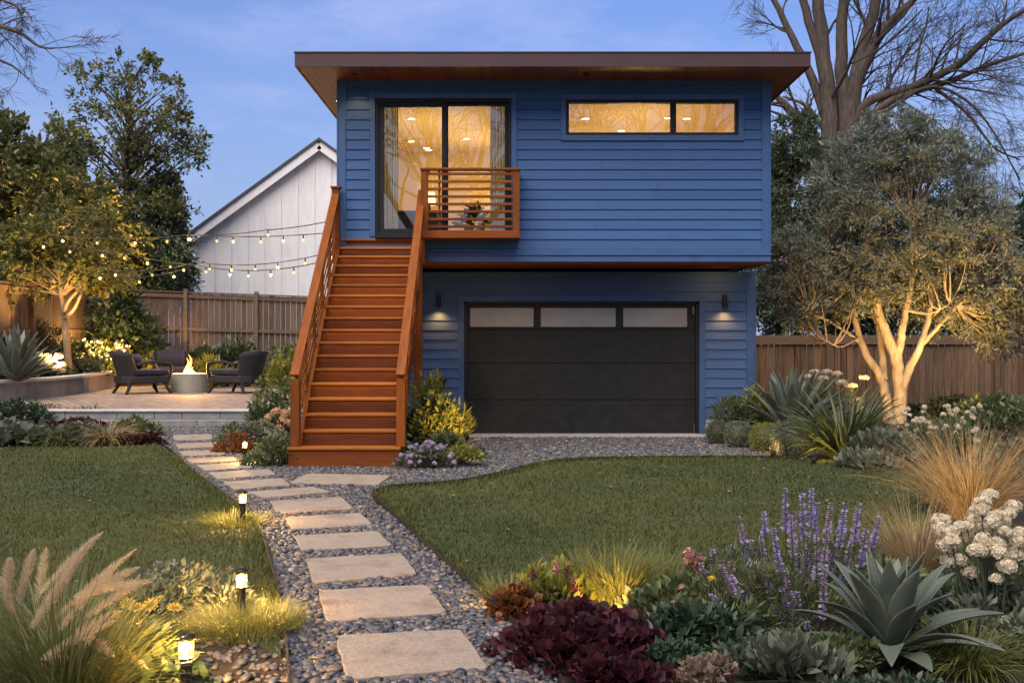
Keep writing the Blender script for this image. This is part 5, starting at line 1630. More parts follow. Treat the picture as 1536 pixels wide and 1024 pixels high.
def shrub(name, label, loc, r, n, size, T, m, seed, cat='shrub', inner=.55, up=.35, spread=.6, lumps=9, group=None, root=None, part='foliage'):
    """leafy mound: shoots of leaves fill an uneven dome"""
    rng = np.random.default_rng(seed)
    root = root or plant(name, label, cat, loc, group)
    r = np.asarray(r, float)
    lc, ld = dome(rng, lumps, r * .62); lr = rng.uniform(.38, .62, lumps)
    k = rng.integers(0, lumps, n)
    v = rdirs(rng, n); v[:, 2] = np.abs(v[:, 2]) * .9 - .15 * rng.random(n)
    rad = (inner + (1 - inner) * rng.random(n)) ** .6
    loc_ = lc[k] + v * (lr[k] * rad)[:, None] * r
    loc_[:, 2] = np.maximum(loc_[:, 2], .02)
    d = v + np.array((0, 0, up)) + rng.normal(0, spread, (n, 3))
    X, Y, Z = frames(d, rng)
    mb = MB(); tone = rng.normal(0, .14, lumps)
    mb.scatter(T[0], T[1], loc_, X, Y, Z, size * rng.uniform(.6, 1.3, n), rnd=np.clip(.45 + tone[k] + rng.normal(0, .22, n), 0, 1))
    mb.build(part, M[m], root, local=True, smooth=True)
    sb = MB()
    for i in range(min(lumps * 3, 40)):
        e = lc[i % lumps] * rng.uniform(.7, 1.1) + rng.normal(0, .04, 3)
        b_ = rng.normal(0, .02, 3) * (1, 1, 0)
        sb.tube(bez(b_, e * (.4, .4, .6), e, 5), np.linspace(.008, .003, 5), 4, cap=False)
    sb.build('stem', M['stem'], root, local=True)
    return root

def ball(label, loc, r, n, m, seed, size=.028, T=LEAF_LO, cat='shrub', group='clipped ball shrubs along the gravel'):
    rng = np.random.default_rng(seed)
    root = plant('ball_shrub', label, cat, loc, group)
    v = rdirs(rng, n)
    bump_ = 1 + .05 * np.sin(v[:, 0] * 9 + seed) * np.cos(v[:, 1] * 8) + .04 * np.sin(v[:, 2] * 11)
    q = v * (np.asarray(r) * (bump_ * rng.uniform(.82, 1.03, n))[:, None]); q[:, 2] += np.asarray(r)[2] * .9
    k = q[:, 2] > .01
    d = v + rng.normal(0, .55, v.shape) + (0, 0, .2)
    X, Y, Z = frames(d[k], rng)
    mb = MB(); mb.scatter(T[0], T[1], q[k], X, Y, Z, size * rng.uniform(.6, 1.4, k.sum()), rnd=np.clip(rng.normal(.5, .25, k.sum()), 0, 1))
    mb.build('foliage', M[m], root, local=True)
    V, f = ICO3
    mb = MB(); mb.add(V * np.asarray(r) * .80 + (0, 0, np.asarray(r)[2] * .9), f); mb.build('twig_core', M['stem'], root, local=True)
    return root

def agave(label, loc, L, W, n, seed, m='agave', lo=.12, hi=1.45, bend=(.15, .7), chan=.55, seg=12, name='agave', cat='agave'):
    rng = np.random.default_rng(seed)
    root = plant(name, label, cat, loc)
    i = np.arange(n); t = i / (n - 1)
    az = i * 2.39996 + rng.normal(0, .12, n)
    elev = lo + (hi - lo) * t ** .9 + rng.normal(0, .05, n)
    ln = L * (1.02 - .28 * np.abs(t - .45)) * rng.uniform(.88, 1.1, n)
    b_ = bend[0] + (bend[1] - bend[0]) * (1 - t) * rng.uniform(.4, 1.2, n)
    base = np.c_[np.cos(az) * .05 * (1 - t), np.sin(az) * .05 * (1 - t), .03 + .10 * t * L]
    mb = MB(); mb.straps(base, az, elev, ln, W * rng.uniform(.9, 1.12, n), b_, seg=seg, prof='agave', channel=chan, rnd=rng.random(n), power=1.6, twist=rng.normal(0, .18, n))
    o = mb.build('leaf_rosette', M[m], root, local=True, smooth=True)
    so = o.modifiers.new('thick', 'SOLIDIFY'); so.thickness = W * .09; so.offset = 0
    ss = o.modifiers.new('smooth', 'SUBSURF'); ss.levels = 1; ss.render_levels = 1
    return root

def tuft(name, label, loc, n, L, W, m, seed, elev=(.7, 1.5), bend=(.4, 1.6), rad=.12, seg=6, prof='blade', cat='grass', chan=0.0, root=None, part='blades', power=1.3, lean=None):
    rng = np.random.default_rng(seed)
    root = root or plant(name, label, cat, loc)
    az = rng.uniform(0, 6.283, n)
    if lean is not None: az = np.where(rng.random(n) < lean[1], rng.normal(lean[0], .8, n), az)
    rr = rad * np.sqrt(rng.random(n))
    base = np.c_[np.cos(az) * rr, np.sin(az) * rr, np.zeros(n)]
    e = rng.uniform(*elev, n); b_ = rng.uniform(*bend, n)
    mb = MB(); mb.straps(base, az + rng.normal(0, .3, n), e, L * rng.uniform(.5, 1.15, n), W * rng.uniform(.7, 1.3, n), b_, seg=seg, prof=prof, channel=chan, power=power, twist=rng.normal(0, .6, n))
    mb.build(part, M[m], root, local=True)
    return root

def heads(root, rng, pts, r, m, T=FLORET4, n=60, size=.02, part='flower_head', stem=True, base=None, squash=.8, stem_r=.004):
    """round flower heads, each its own mesh, on stems from the plant base"""
    sb = MB()
    for i, p in enumerate(pts):
        p = np.asarray(p, float); rr = r * rng.uniform(.75, 1.2)
        v = rdirs(rng, n); v = v[v[:, 2] > -.55]
        q = p + v * (rr * np.array((1, 1, squash))) * rng.uniform(.8, 1.04, (len(v), 1))
        # florets face outward: template's z axis along v
        X = np.cross(v, rdirs(rng, len(v))); X /= np.linalg.norm(X, axis=1)[:, None]; Yv = np.cross(v, X)
        mb = MB(); mb.scatter(T[0], T[1], q, X, Yv, v, size * rng.uniform(.8, 1.25, len(v)), rnd=np.clip(rng.normal(.5, .22, len(v)), 0, 1))
        V, f = ICO1
        mb.add(V * rr * np.array((.68, .68, .68 * squash)) + p, f, rnd=.05)
        mb.build(part, M[m], root, local=True)
        b_ = np.asarray(base[i] if base is not None else p * (.35, .35, 0), float)
        sb.tube(bez(b_, (b_ + p) / 2 + rng.normal(0, .02, 3) + (0, 0, .05), p, 6), np.linspace(stem_r * 1.4, stem_r * .8, 6), 4, cap=False)
    if stem: sb.build('flower_stem', M['stem'], root, local=True)

def sub(a, b): return np.asarray(a, float) - np.asarray(b, float)

# ------------------------------------------------------------------ right front bed
rng = np.random.default_rng(101)
agave('large blue-grey agave rosette in the right foreground beside the purple salvia', G(1335, 995), .53, .118, 32, 7, lo=.18, hi=1.42, bend=(.05, .95), chan=.5)

def salvia(label, loc, r, nleaf, seed, spikes, mauve, spread):
    """leafy mound with whorled flower spikes, each spike its own mesh"""
    sal = shrub('salvia', label, loc, r, nleaf, .055, LEAF_NA, 'green', seed, cat='salvia', up=.8)
    sb = MB(); rz = np.random.default_rng(55 + seed)
    for px, py, h_ in spikes:
        Yd = loc[1] + rz.uniform(-spread, spread) * (1 if py < 820 else .35) - (.35 * spread / .45 if py > 840 else 0)
        tip = P(px, py, Yd) - loc
        bs = np.array((tip[0] * .55 + rz.normal(0, .03), tip[1] * .8, .02))
        c = bez(bs, np.array((tip[0] * .85, tip[1], tip[2] * .5)), tip, 8)
        sb.tube(c, np.linspace(.0045, .002, 8), 4, cap=False)
        mb = MB(); L_ = h_ * rz.uniform(1.35, 1.9); nw = int(L_ / .0135)
        q, Yv, sc = [], [], []
        dirn = (c[-1] - c[-3]); dirn /= np.linalg.norm(dirn)
        for k in range(nw):
            t = k / nw; p = tip - dirn * L_ * (1 - t)
            for j in range(6):
                a = j * 1.047 + k * .5; o = np.array((math.cos(a), math.sin(a), .45))
                if rz.random() < .15 + .35 * (1 - t) * rz.random(): continue
                o /= np.linalg.norm(o); q.append(p + o * .0035); Yv.append(o); sc.append((.027 - .013 * t) * rz.uniform(.75, 1.3))
        X, Yv, Z = frames(np.array(Yv), rz)
        mb.scatter(LEAF_RD[0], LEAF_RD[1], np.array(q), X, Yv, Z, np.array(sc), rnd=np.clip(rz.normal(.45, .2, len(q)), 0, 1))
        mb.build('flower_spike', M['mauve'] if rz.random() < mauve else M['violet'], sal, local=True)
    sb.build('flower_stem', M['stem'], sal, local=True)
salvia('flowering salvia with many tall violet spikes in the right foreground', G(1195, 925), (.66, .42, .50), 6500, 8, [(1107, 772, .12), (1130, 840, .15), (1145, 765, .1), (1160, 790, .18), (1178, 730, .14), (1186, 770, .15), (1203, 738, .14), (1199, 800, .2), (1217, 730, .14), (1227, 752, .16), (1247, 752, .15), (1268, 752, .15), (1262, 780, .14), (1288, 753, .14), (1321, 772, .14), (1165, 820, .16), (1178, 850, .18), (1205, 840, .17), (1212, 805, .16), (1237, 845, .18), (1255, 800, .16), (1280, 800, .15), (1122, 835, .14), (1150, 860, .14), (1172, 880, .14), (1195, 885, .12), (1232, 905, .1), (1160, 905, .12), (1275, 830, .14), (1225, 800, .16), (1140, 800, .15), (1112, 800, .14), (1095, 860, .12), (1118, 880, .13), (1080, 845, .11), (1135, 915, .12), (1210, 930, .1), (1065, 890, .1), (1192, 765, .14), (1240, 790, .14), (1300, 790, .12)], .4, .45)
salvia('smaller salvia with short loose mauve spikes left of the tall violet one', G(1110, 918), (.36, .30, .17), 2200, 9, [(1050, 842, .09), (1068, 822, .10), (1084, 838, .09), (1098, 815, .10), (1116, 828, .10), (1128, 808, .1), (1090, 868, .08), (1104, 850, .09), (1136, 842, .09), (1120, 862, .08), (1072, 862, .08), (1146, 826, .1), (1060, 872, .07), (1150, 852, .09)], .75, .2)
tuft('golden_grass', 'pale gold grass between the lime-green leaves and the lawn', G(872, 882), 620, .33, .0045, 'sedge', 49, elev=(.7, 1.5), bend=(.4, 1.6), rad=.15, seg=6)

loc = G(1490, 965)
wh = shrub('white_stock', 'tall plant with round creamy white flower clusters at the right edge', loc, (.30, .26, .38), 1500, .06, LEAF_HI, 'sage', 21, cat='flowering plant', up=.5)
pts = [P(x, y, 5.75 + dz) - loc for x, y, dz in ((1486, 742, .3), (1468, 765, .2), (1510, 770, .2), (1412, 793, .15), (1450, 790, .1), (1478, 793, .1), (1508, 797, .0), (1530, 800, .1), (1428, 812, -.05), (1462, 825, -.05), (1440, 840, 0), (1500, 830, -.1), (1525, 832, 0), (1455, 858, 0), (1512, 850, -.15), (1432, 800, .2), (1520, 760, .3), (1495, 868, -.1))]
rz = np.random.default_rng(29)
pts = pts + [p + rz.normal(0, .06, 3) for p in pts for _ in (0, 1)][:26]
heads(wh, np.random.default_rng(22), pts, .043, 'cream', n=90, size=.026, base=[np.array((p[0] * .5, p[1] * .4, .02)) for p in pts])

tuft('fountain_grass', 'large straw-gold fountain grass on the right beyond the white flowers', G(1455, 775), 1500, .98, .0055, 'straw', 31, elev=(.75, 1.55), bend=(.3, 1.5), rad=.22, seg=7)
tuft('fountain_grass', 'smaller straw-gold grass clump left of the large one, by the lawn', G(1375, 865), 620, .62, .0045, 'straw', 32, elev=(.9, 1.56), bend=(.2, 1.1), rad=.13, seg=6)
tuft('sedge', 'yellow-green arching sedge clump in the bottom right corner', G(1455, 1010), 760, .34, .0065, 'sedge', 33, elev=(.6, 1.5), bend=(.8, 2.2), rad=.10, seg=7, cat='sedge')
shrub('sage_plant', 'grey-green fleshy sage mound at the bottom, left of the big agave', G(1180, 1020), (.30, .22, .17), 620, .085, LEAF_HI, 'sage', 34, cat='sage', up=1.3, spread=.35, inner=.7)
shrub('lacy_plant', 'lacy silver-leaved plant at the right edge below the white flowers', G(1525, 985), (.24, .24, .22), 1900, .045, LEAF_RD, 'silver', 35, cat='silver plant', up=.4)
shrub('sedum', 'cream-tipped sedum at the bottom between purple leaves and sage', G(1062, 1035), (.17, .15, .15), 1100, .03, LEAF_RD, 'tan', 36, cat='sedum', up=1.0)
shrub('green_shrub', 'dark green leafy plant between the purple foliage and the salvia', G(1035, 975), (.34, .28, .21), 1300, .075, LEAF_HI, 'deepgreen', 37, up=.5)
shrub('green_shrub', 'mixed green and pink-leaved plant behind the purple foliage', G(1000, 925), (.30, .26, .24), 1100, .075, LEAF_HI, 'green', 38, up=.7)
shrub('green_shrub', 'low dusky green plant at the foot of the violet spikes', G(1115, 960), (.3, .22, .2), 1200, .075, LEAF_NA, 'green', 39, up=.6)
shrub('green_shrub', 'dark green foliage right of the big agave under the white flowers', G(1430, 945), (.28, .25, .22), 900, .07, LEAF_HI, 'deepgreen', 40, up=.5)
for i, (q_, r_3, n_, sz_, m_, lb_) in enumerate([((1262, 1000), (.22, .18, .16), 700, .05, 'green', 'dark leafy filler between the sage mound and the big agave'), ((1335, 1062), (.3, .16, .12), 600, .05, 'deepgreen', 'dark ground cover under the front leaves of the big agave'),
        ((1400, 990), (.22, .2, .17), 700, .05, 'green', 'leafy filler between the big agave and the sedge'), ((1330, 900), (.45, .4, .22), 1500, .05, 'green', 'low green plants behind the big agave'), ((1500, 890), (.5, .4, .3), 1600, .06, 'green', 'green leaves behind the white flower clusters'),
        ((1120, 1010), (.2, .16, .14), 600, .045, 'deepgreen', 'dark low leaves between sedum and sage mound'), ((1000, 1010), (.2, .16, .15), 600, .05, 'deepgreen', 'dark green leaves at the right of the purple foliage')]):
    shrub('ground_cover', lb_, G(*q_), r_3, n_, sz_, LEAF_HI, m_, 400 + i, cat='ground cover', up=.6)
# purple heuchera
loc = G(868, 985)
hu = shrub('heuchera', 'deep purple heuchera with large rounded leaves beside the gravel path', loc, (.40, .36, .24), 2300, .050, LEAF_ROUND, 'purple', 41, cat='heuchera', up=.25, spread=.4, inner=.75, lumps=12)
shrub('heuchera', 'small purple heuchera at the bottom edge below the large one', G(935, 1030), (.24, .2, .17), 800, .048, LEAF_ROUND, 'purple', 42, cat='heuchera', up=.2, spread=.4, inner=.7)
shrub('heuchera', 'bronze orange heuchera lit warm at the corner of the gravel path', G(775, 925), (.17, .16, .16), 520, .045, LEAF_ROUND, 'bronze_lf', 43, cat='heuchera', up=.3, spread=.4, inner=.7)
shrub('green_shrub', 'lime-green leafy plant with dark buds behind the purple heuchera', G(835, 905), (.24, .2, .26), 420, .075, LEAF_HI, 'lime', 44, up=.9, spread=.4)
bp = plant('persicaria', 'upright dark wine-red flower buds behind the purple heuchera', 'flower', G(838, 915))
rz = np.random.default_rng(3); sb = MB()
for px, py in ((800, 858), (850, 852), (834, 846), (860, 872), (826, 880), (868, 888)):
    tip = P(px, py, 6.35) - G(838, 915); b_ = np.array((tip[0] * .5, 0, .05)); sb.tube(bez(b_, (tip + b_) / 2 + (.01, 0, .05), tip, 6), [.003] * 6, 4)
    d = rdirs(rz, 46); mb = MB(); q = tip + np.c_[d[:, :2] * .010, rz.uniform(-.06, .012, 46)]; X, Yv, Z = frames(d + (0, 0, .8), rz)
    mb.scatter(LEAF_RD[0], LEAF_RD[1], q, X, Yv, Z, np.full(46, .017)); mb.build('flower_spike', M['wine'] if py > 847 else M['pink'], bp, local=True)
sb.build('flower_stem', M['stem'], bp, local=True)
tuft('golden_grass', 'golden grass clump glowing in a spotlight behind the purple leaves', G(925, 900), 1000, .44, .005, 'sedge', 45, elev=(.7, 1.5), bend=(.4, 1.7), rad=.16, seg=6)
tuft('golden_grass', 'short bright grass tuft spilling over the lawn edge at the path corner', G(765, 902), 420, .17, .005, 'sedge', 46, elev=(.7, 1.5), bend=(.3, 1.4), rad=.18, seg=4)
tuft('golden_grass', 'wispy green-gold grass at the lawn edge left of the pink flowers', G(985, 888), 700, .36, .0045, 'sedge', 47, elev=(.8, 1.5), bend=(.4, 1.4), rad=.15, seg=6)
loc = G(1055, 915)
pk = shrub('pink_persicaria', 'small plant with salmon-pink flower spikes left of the salvia', loc, (.2, .18, .26), 620, .06, LEAF_HI, 'green', 48, cat='flower', up=.9, spread=.4)
rz = np.random.default_rng(6); sb = MB()
for px, py in ((1032, 825), (1041, 830), (1052, 838), (1058, 848), (1046, 852), (1098, 845), (1086, 862), (1072, 875)):
    tip = P(px, py, loc[1] - .05) - loc; b_ = np.array((tip[0] * .4, 0, .1)); sb.tube(bez(b_, (tip + b_) / 2, tip, 5), [.003] * 5, 4)
    n = 70; d = rdirs(rz, n); q = tip + np.c_[d[:, :2] * .012, rz.uniform(-.085, .012, n)]; X, Yv, Z = frames(d + (0, 0, .5), rz)
    mb = MB(); mb.scatter(LEAF_RD[0], LEAF_RD[1], q, X, Yv, Z, np.full(n, .02)); mb.build('flower_spike', M['pink'], pk, local=True)
sb.build('flower_stem', M['stem'], pk, local=True)

# ------------------------------------------------------------------ right middle bed, beside the garage
ball('small green ball shrub nearest the garage wall', G(1076, 666), (.17, .17, .19), 2400, 'box', 1)
ball('green ball shrub, second from the garage wall', G(1107, 672), (.20, .20, .21), 2800, 'silver', 2)
ball('ball shrub coloured lime as if gold-lit, third from the garage wall', G(1148, 678), (.215, .21, .22), 2800, 'lime', 3)  # leaf colour differs from ball to ball to imitate uneven lamp light
ball('largest grey-green ball shrub, next to the flax', G(1192, 686), (.31, .28, .27), 5200, 'silver', 4)
ball('brownish round shrub behind the green balls by the garage', G(1114, 660) , (.20, .18, .26), 2600, 'tan', 5, group=None)
agave('blue-green agave rosette behind the ball shrubs by the garage', G(1188, 665), 1.12, .17, 44, 9, lo=.15, hi=1.5, bend=(.05, .45), chan=.4)
tuft('flax_plant', 'broad green flax clump lit yellow at its base on the right', G(1268, 690), 360, 1.02, .036, 'phorm', 51, elev=(.55, 1.5), bend=(.3, 1.3), rad=.16, seg=8, prof='strap', cat='flax', chan=.3)
shrub('silver_sage', 'pale silver-leaved plant at the lawn edge right of the flax', G(1322, 703), (.50, .38, .42), 1300, .11, LEAF_HI, 'silver', 52, cat='silver plant', up=1.1, spread=.3, inner=.7)
shrub('fern', 'dark fern with yellow-lit fronds against the garage corner', G(1098, 660), (.40, .26, .62), 900, .16, LEAF_NA, 'green', 53, cat='fern', up=.5, spread=.5)
shrub('green_shrub', 'yellow-green shrub between the garage corner and the agave', G(1150, 657), (.42, .3, .85), 1400, .10, LEAF_HI, 'lime', 54, up=.7)
loc = G(1240, 645)
yr = shrub('yarrow', 'shrub with flat cream flower heads behind the agave', loc, (.6, .4, .98), 2600, .10, LEAF_NA, 'green', 55, cat='flowering plant', up=.7)
pts = [P(x, y, loc[1] + dz) - loc for x, y, dz in ((1215, 565, 0), (1240, 557, .2), (1256, 560, 0), (1262, 573, -.1), (1235, 567, 0), (1276, 578, .1), (1296, 566, .2), (1222, 558, .2))]
heads(yr, np.random.default_rng(23), pts, .10, 'cream', n=60, size=.045, squash=.45)
tuft('bronze_grass', 'brown feathery grass behind the flax', G(1292, 660), 700, .80, .008, 'tan', 56, elev=(.8, 1.5), bend=(.3, 1.2), rad=.25, seg=5)
loc = G(1400, 688)
wf = shrub('white_flowers', 'bushy plant dotted with small cream pompom flowers under the olive', loc, (.92, .5, .52), 3200, .09, LEAF_NA, 'green', 57, cat='flowering plant', up=.6)
rz = np.random.default_rng(24)
pts = [P(rz.uniform(1328, 1478), rz.uniform(607, 668), loc[1] + rz.uniform(-.5, .2)) - loc for i in range(62)]
heads(wf, rz, pts, .032, 'cream', n=24, size=.032)
# small white flowers climb towards the olive trunk
shrub('ground_cover', 'low leafy ground cover below the right fence by the olive', G(1505, 640), (1.0, .8, .55), 2200, .13, LEAF_HI, 'green', 58, cat='ground cover', up=.5, lumps=16)
shrub('ground_cover', 'low dark leafy plants at the right edge before the fence', G(1540, 660), (1.1, .7, .62), 2000, .12, LEAF_HI, 'green', 59, cat='ground cover', up=.5, lumps=12)
shrub('ground_cover', 'dark green mound at the right edge behind the straw grass', G(1530, 720), (.7, .5, .42), 1500, .08, LEAF_HI, 'box', 60, cat='ground cover', up=.5, lumps=12)
shrub('green_shrub', 'low dark shrub at the fence foot left of the olive trunk', G(1170, 628), (.7, .5, .62), 1300, .12, LEAF_HI, 'deepgreen', 61, up=.5)
shrub('green_shrub', 'low bronze-green shrub between olive trunk and fence', G(1420, 625), (.9, .5, .40), 1200, .13, LEAF_HI, 'green', 62, up=.5)

# small mixed blooms between the shrubs of the right front bed
for i, (m_, lb_, spots) in enumerate((('pink', 'small pink blooms scattered left of the salvia', [(1010, 905), (1022, 880), (1000, 935), (1060, 905), (1090, 890), (1075, 930)]),
        ('yellow', 'small yellow blooms among the green leaves left of the salvia', [(985, 895), (1068, 868), (1090, 915), (1040, 890), (955, 915)]),
        ('mauve', 'small mauve blooms among the dark leaves at the salvia foot', [(1048, 950), (1085, 955), (1105, 925), (1130, 945), (1020, 960), (990, 955)]))):
    b_ = G(1040, 960); t = plant('small_flowers', lb_, 'flowers', b_)
    rz = np.random.default_rng(600 + i)
    heads(t, rz, [P(x, y, 5.95 + rz.uniform(-.15, .25)) - b_ for x, y in spots], .016, m_, n=26, size=.02, stem_r=.002)

# ------------------------------------------------------------------ beds at the stair foot
loc = G(650, 680)
shrub('hydrangea_shrub', 'tall shrub with big dark leaves right of the stair foot', loc + (-.12, .15, 0), (.34, .30, .80), 620, .11, LEAF_RD, 'deepgreen', 71, up=.1, spread=.5, inner=.7)
shrub('golden_shrub', 'yellow-lit upright shrub between stair foot and garage door', G(662, 680), (.36, .28, .88), 1500, .075, LEAF_HI, 'lime', 72, up=.8, spread=.5)
shrub('golden_shrub', 'spiky yellow-lit fern touching the garage door edge', G(684, 676), (.26, .22, .66), 520, .17, LEAF_NA, 'lime', 73, cat='fern', up=.7, spread=.4)
shrub('golden_shrub', 'pale-topped shrub against the wall by the stair post', G(645, 672), (.38, .3, 1.2), 1300, .075, LEAF_HI, 'lime', 74, up=.9)
loc = G(640, 704)
fm = shrub('pink_flower_mound', 'mound of small pale pink flowers at the right of the stair foot', loc, (.36, .24, .28), 1200, .05, LEAF_HI, 'sage', 75, cat='flowering plant', up=.5)
rz = np.random.default_rng(25)
q, v = dome(rz, 60, (.35, .22, .30)); heads(fm, rz, [p + (0, 0, .03) for p in q if p[2] > .04], .03, 'mauve', n=18, size=.03)
shrub('gold_mound', 'low yellow-green mound at the gravel edge right of the stairs', G(690, 700), (.36, .24, .26), 1300, .05, LEAF_HI, 'lime', 76, up=.4)
shrub('gold_mound', 'small grey-green plant spilling onto the gravel by the garage', G(715, 690), (.22, .18, .16), 700, .05, LEAF_HI, 'sage', 77, up=.4)
shrub('gold_mound', 'dusky green plant low in front of the big-leaved stair shrub', G(665, 693), (.3, .2, .36), 800, .07, LEAF_HI, 'green', 78, up=.4)
# left of the stairs
loc = G(412, 668)
pe = shrub('peach_hydrangea', 'shrub with peach-cream flower clusters left of the stairs', loc, (.32, .3, .55), 900, .08, LEAF_HI, 'green', 81, cat='hydrangea', up=.6)
rz = np.random.default_rng(26)
heads(pe, rz, [P(x, y, loc[1] - .12) - loc for x, y in ((404, 626), (415, 618), (424, 630), (410, 640), (428, 620), (399, 636), (420, 642), (432, 634), (412, 648))], .075, 'peach', n=60, size=.045)
shrub('grey_shrub', 'grey-leaved shrub left of the stairs behind the small path light', G(388, 672), (.38, .3, .42), 1300, .065, LEAF_HI, 'silver', 82, up=.5)
shrub('green_shrub', 'rounded dark green shrub at the left foot of the stairs', G(408, 700), (.34, .25, .40), 1800, .06, LEAF_LO, 'green', 83, up=.5)
shrub('green_shrub', 'pale green plant against the left stair post', G(428, 698), (.2, .2, .42), 600, .07, LEAF_HI, 'sage', 84, up=.6)
shrub('green_shrub', 'tall leafy shrub between patio and left stair railing', G(420, 655), (.50, .4, .95), 1100, .11, LEAF_HI, 'green', 85, up=.5)
shrub('gold_mound', 'gold-lit low plant by the small path light left of the stairs', G(350, 680), (.26, .22, .28), 600, .07, LEAF_HI, 'bronze_lf', 86, up=.5)
shrub('grey_shrub', 'low mixed plant spilling on the gravel before the patio step', G(365, 664), (.42, .3, .34), 900, .08, LEAF_HI, 'box', 87, up=.5)
agave('small dark spiky plant beside the patio step left of the stairs', G(384, 655), .42, .07, 16, 19, m='agave', lo=.5, hi=1.4, name='spiky_plant', cat='spiky plant')

# ------------------------------------------------------------------ left border beyond the lawn
mix = [('hosta', 'broad blue-green hosta leaves at the far left end of the border', (18, 668), (.75, .45, .28), 420, .17, LEAF_RD, 'sage'),
       ('green_shrub', 'mixed green leaves in the left border beside the hosta', (75, 668), (.6, .4, .27), 600, .12, LEAF_HI, 'green'),
       ('purple_plant', 'purple-tinged leaves in the middle of the left border', (112, 652), (.55, .4, .24), 480, .11, LEAF_RD, 'purple'),
       ('hosta', 'grey-green hosta in the middle of the left border', (128, 668), (.42, .32, .25), 320, .14, LEAF_RD, 'silver'),
       ('purple_plant', 'small purple-leaved plant at the right tip of the left border', (205, 668), (.42, .25, .15), 300, .09, LEAF_RD, 'purple'),
       ('green_shrub', 'green plant near the gravel at the right end of the left border', (196, 655), (.5, .3, .30), 420, .13, LEAF_HI, 'green'),
       ('green_shrub', 'dark shrub before the curved wall at the left edge', (15, 640), (.8, .6, .48), 1100, .10, LEAF_HI, 'deepgreen'),
       ('bronze_plant', 'bronze-red low shrub before the curved retaining wall', (85, 636), (.6, .4, .34), 700, .10, LEAF_NA, 'tan'),
       ('green_shrub', 'dark spiky-leaved low plant at the left end of the patio step', (118, 636), (.45, .35, .36), 600, .12, LEAF_NA, 'green'),
       ('green_shrub', 'light green mound between the left border and the curved wall', (62, 632), (.6, .4, .30), 900, .08, LEAF_LO, 'box')]
for i, (nm, lb, px, r, n, sz, T, m) in enumerate(mix): shrub(nm, lb, G(*px), r, n, sz, T, m, 200 + i, cat='plant', up=.35, inner=.65)
tuft('bronze_grass', 'arching bronze-orange grass in the left border', G(160, 668), 420, .62, .014, 'straw', 91, elev=(.6, 1.4), bend=(.9, 2.2), rad=.15, seg=7)
tuft('bronze_grass', 'arching green grass at the front of the left border', G(95, 670), 260, .5, .014, 'gblade', 92, elev=(.6, 1.4), bend=(.9, 2.2), rad=.15, seg=7)

# ------------------------------------------------------------------ raised bed, far left
def B(px, py, Y): p = P(px, py, Y); return np.array((p[0], Y, .62))
agave('large blue-grey agave in the raised bed at the left edge', B(25, 0, 24.4), 1.25, .21, 30, 29, lo=.35, hi=1.5, bend=(.0, .35), chan=.4)
loc = B(76, 0, 28.0)
hy = shrub('white_hydrangea', 'white hydrangea in the raised bed right of the agave', loc, (.6, .4, .42), 900, .12, LEAF_HI, 'green', 93, cat='hydrangea', up=.4)
heads(hy, np.random.default_rng(27), [P(x, y, 27.6) - loc for x, y in ((58, 533), (72, 534), (80, 540), (88, 534), (66, 545), (76, 550), (84, 552), (92, 547), (62, 540), (94, 556), (70, 541), (54, 543))], .105, 'cream', n=120, size=.05, T=FLORET5)
bedmix = [('fern', 'dark feathery shrub against the left fence in the raised bed', (52, 29.8), (1.1, .5, 1.5), 1500, .22, LEAF_NA, 'green', .4),
          ('green_shrub', 'dark-leaved shrub before the left fence post', (22, 27), (.7, .5, 1.1), 900, .2, LEAF_HI, 'deepgreen', .4),
          ('green_shrub', 'low leafy clump at the foot of the lit young tree', (112, 31), (1.0, .6, .9), 900, .16, LEAF_HI, 'deepgreen', .3),
          ('golden_shrub', 'golden shrub strung with fairy lights in the raised bed', (160, 32.4), (1.35, .6, .95), 1900, .15, LEAF_HI, 'lime', .4),
          ('green_shrub', 'leafy green shrub behind the fairy-lit one', (178, 33.1), (1.5, .5, 1.7), 1500, .2, LEAF_HI, 'green', .4),
          ('green_shrub', 'dark climbing shrub spilling over the corner of the back fence', (185, 32.8), (1.1, .6, 2.9), 1600, .22, LEAF_HI, 'deepgreen', .1),
          ('grey_shrub', 'grey-green rounded plant behind the retaining wall coping', (120, 30.2), (.6, .4, .5), 700, .13, LEAF_RD, 'sage', .3)]
for i, (nm, lb, (px, Y), r, n, sz, T, m, up) in enumerate(bedmix): shrub(nm, lb, B(px, 0, Y), r, n, sz, T, m, 300 + i, cat='shrub', up=up)
bedr = [('green_shrub', 'dark leafy shrub behind the patio between the far and right chairs', (335, 31.5), (1.1, .7, 1.35), 1500, .2, LEAF_HI, 'deepgreen'),
        ('golden_shrub', 'gold-lit strappy plant directly behind the fire', (312, 30.5), (.6, .5, .8), 500, .3, LEAF_NA, 'lime'),
        ('golden_shrub', 'yellow-flowered shrub between the right chair and the stairs', (432, 27.5), (.75, .6, 1.0), 1300, .13, LEAF_HI, 'lime'),
        ('green_shrub', 'dark leafy shrub at the back fence beside the stair railing', (425, 31), (1.1, .7, 1.35), 1500, .16, LEAF_HI, 'green'),
        ('green_shrub', 'low green planting at the foot of the back fence behind the far chair', (240, 32.8), (1.0, .6, 1.0), 1000, .18, LEAF_HI, 'green')]
for i, (nm, lb, (px, Y), r, n, sz, T, m) in enumerate(bedr):
    p = P(px, 512, Y); shrub(nm, lb, (p[0], Y, .25), r, n, sz, T, m, 320 + i, up=.5)
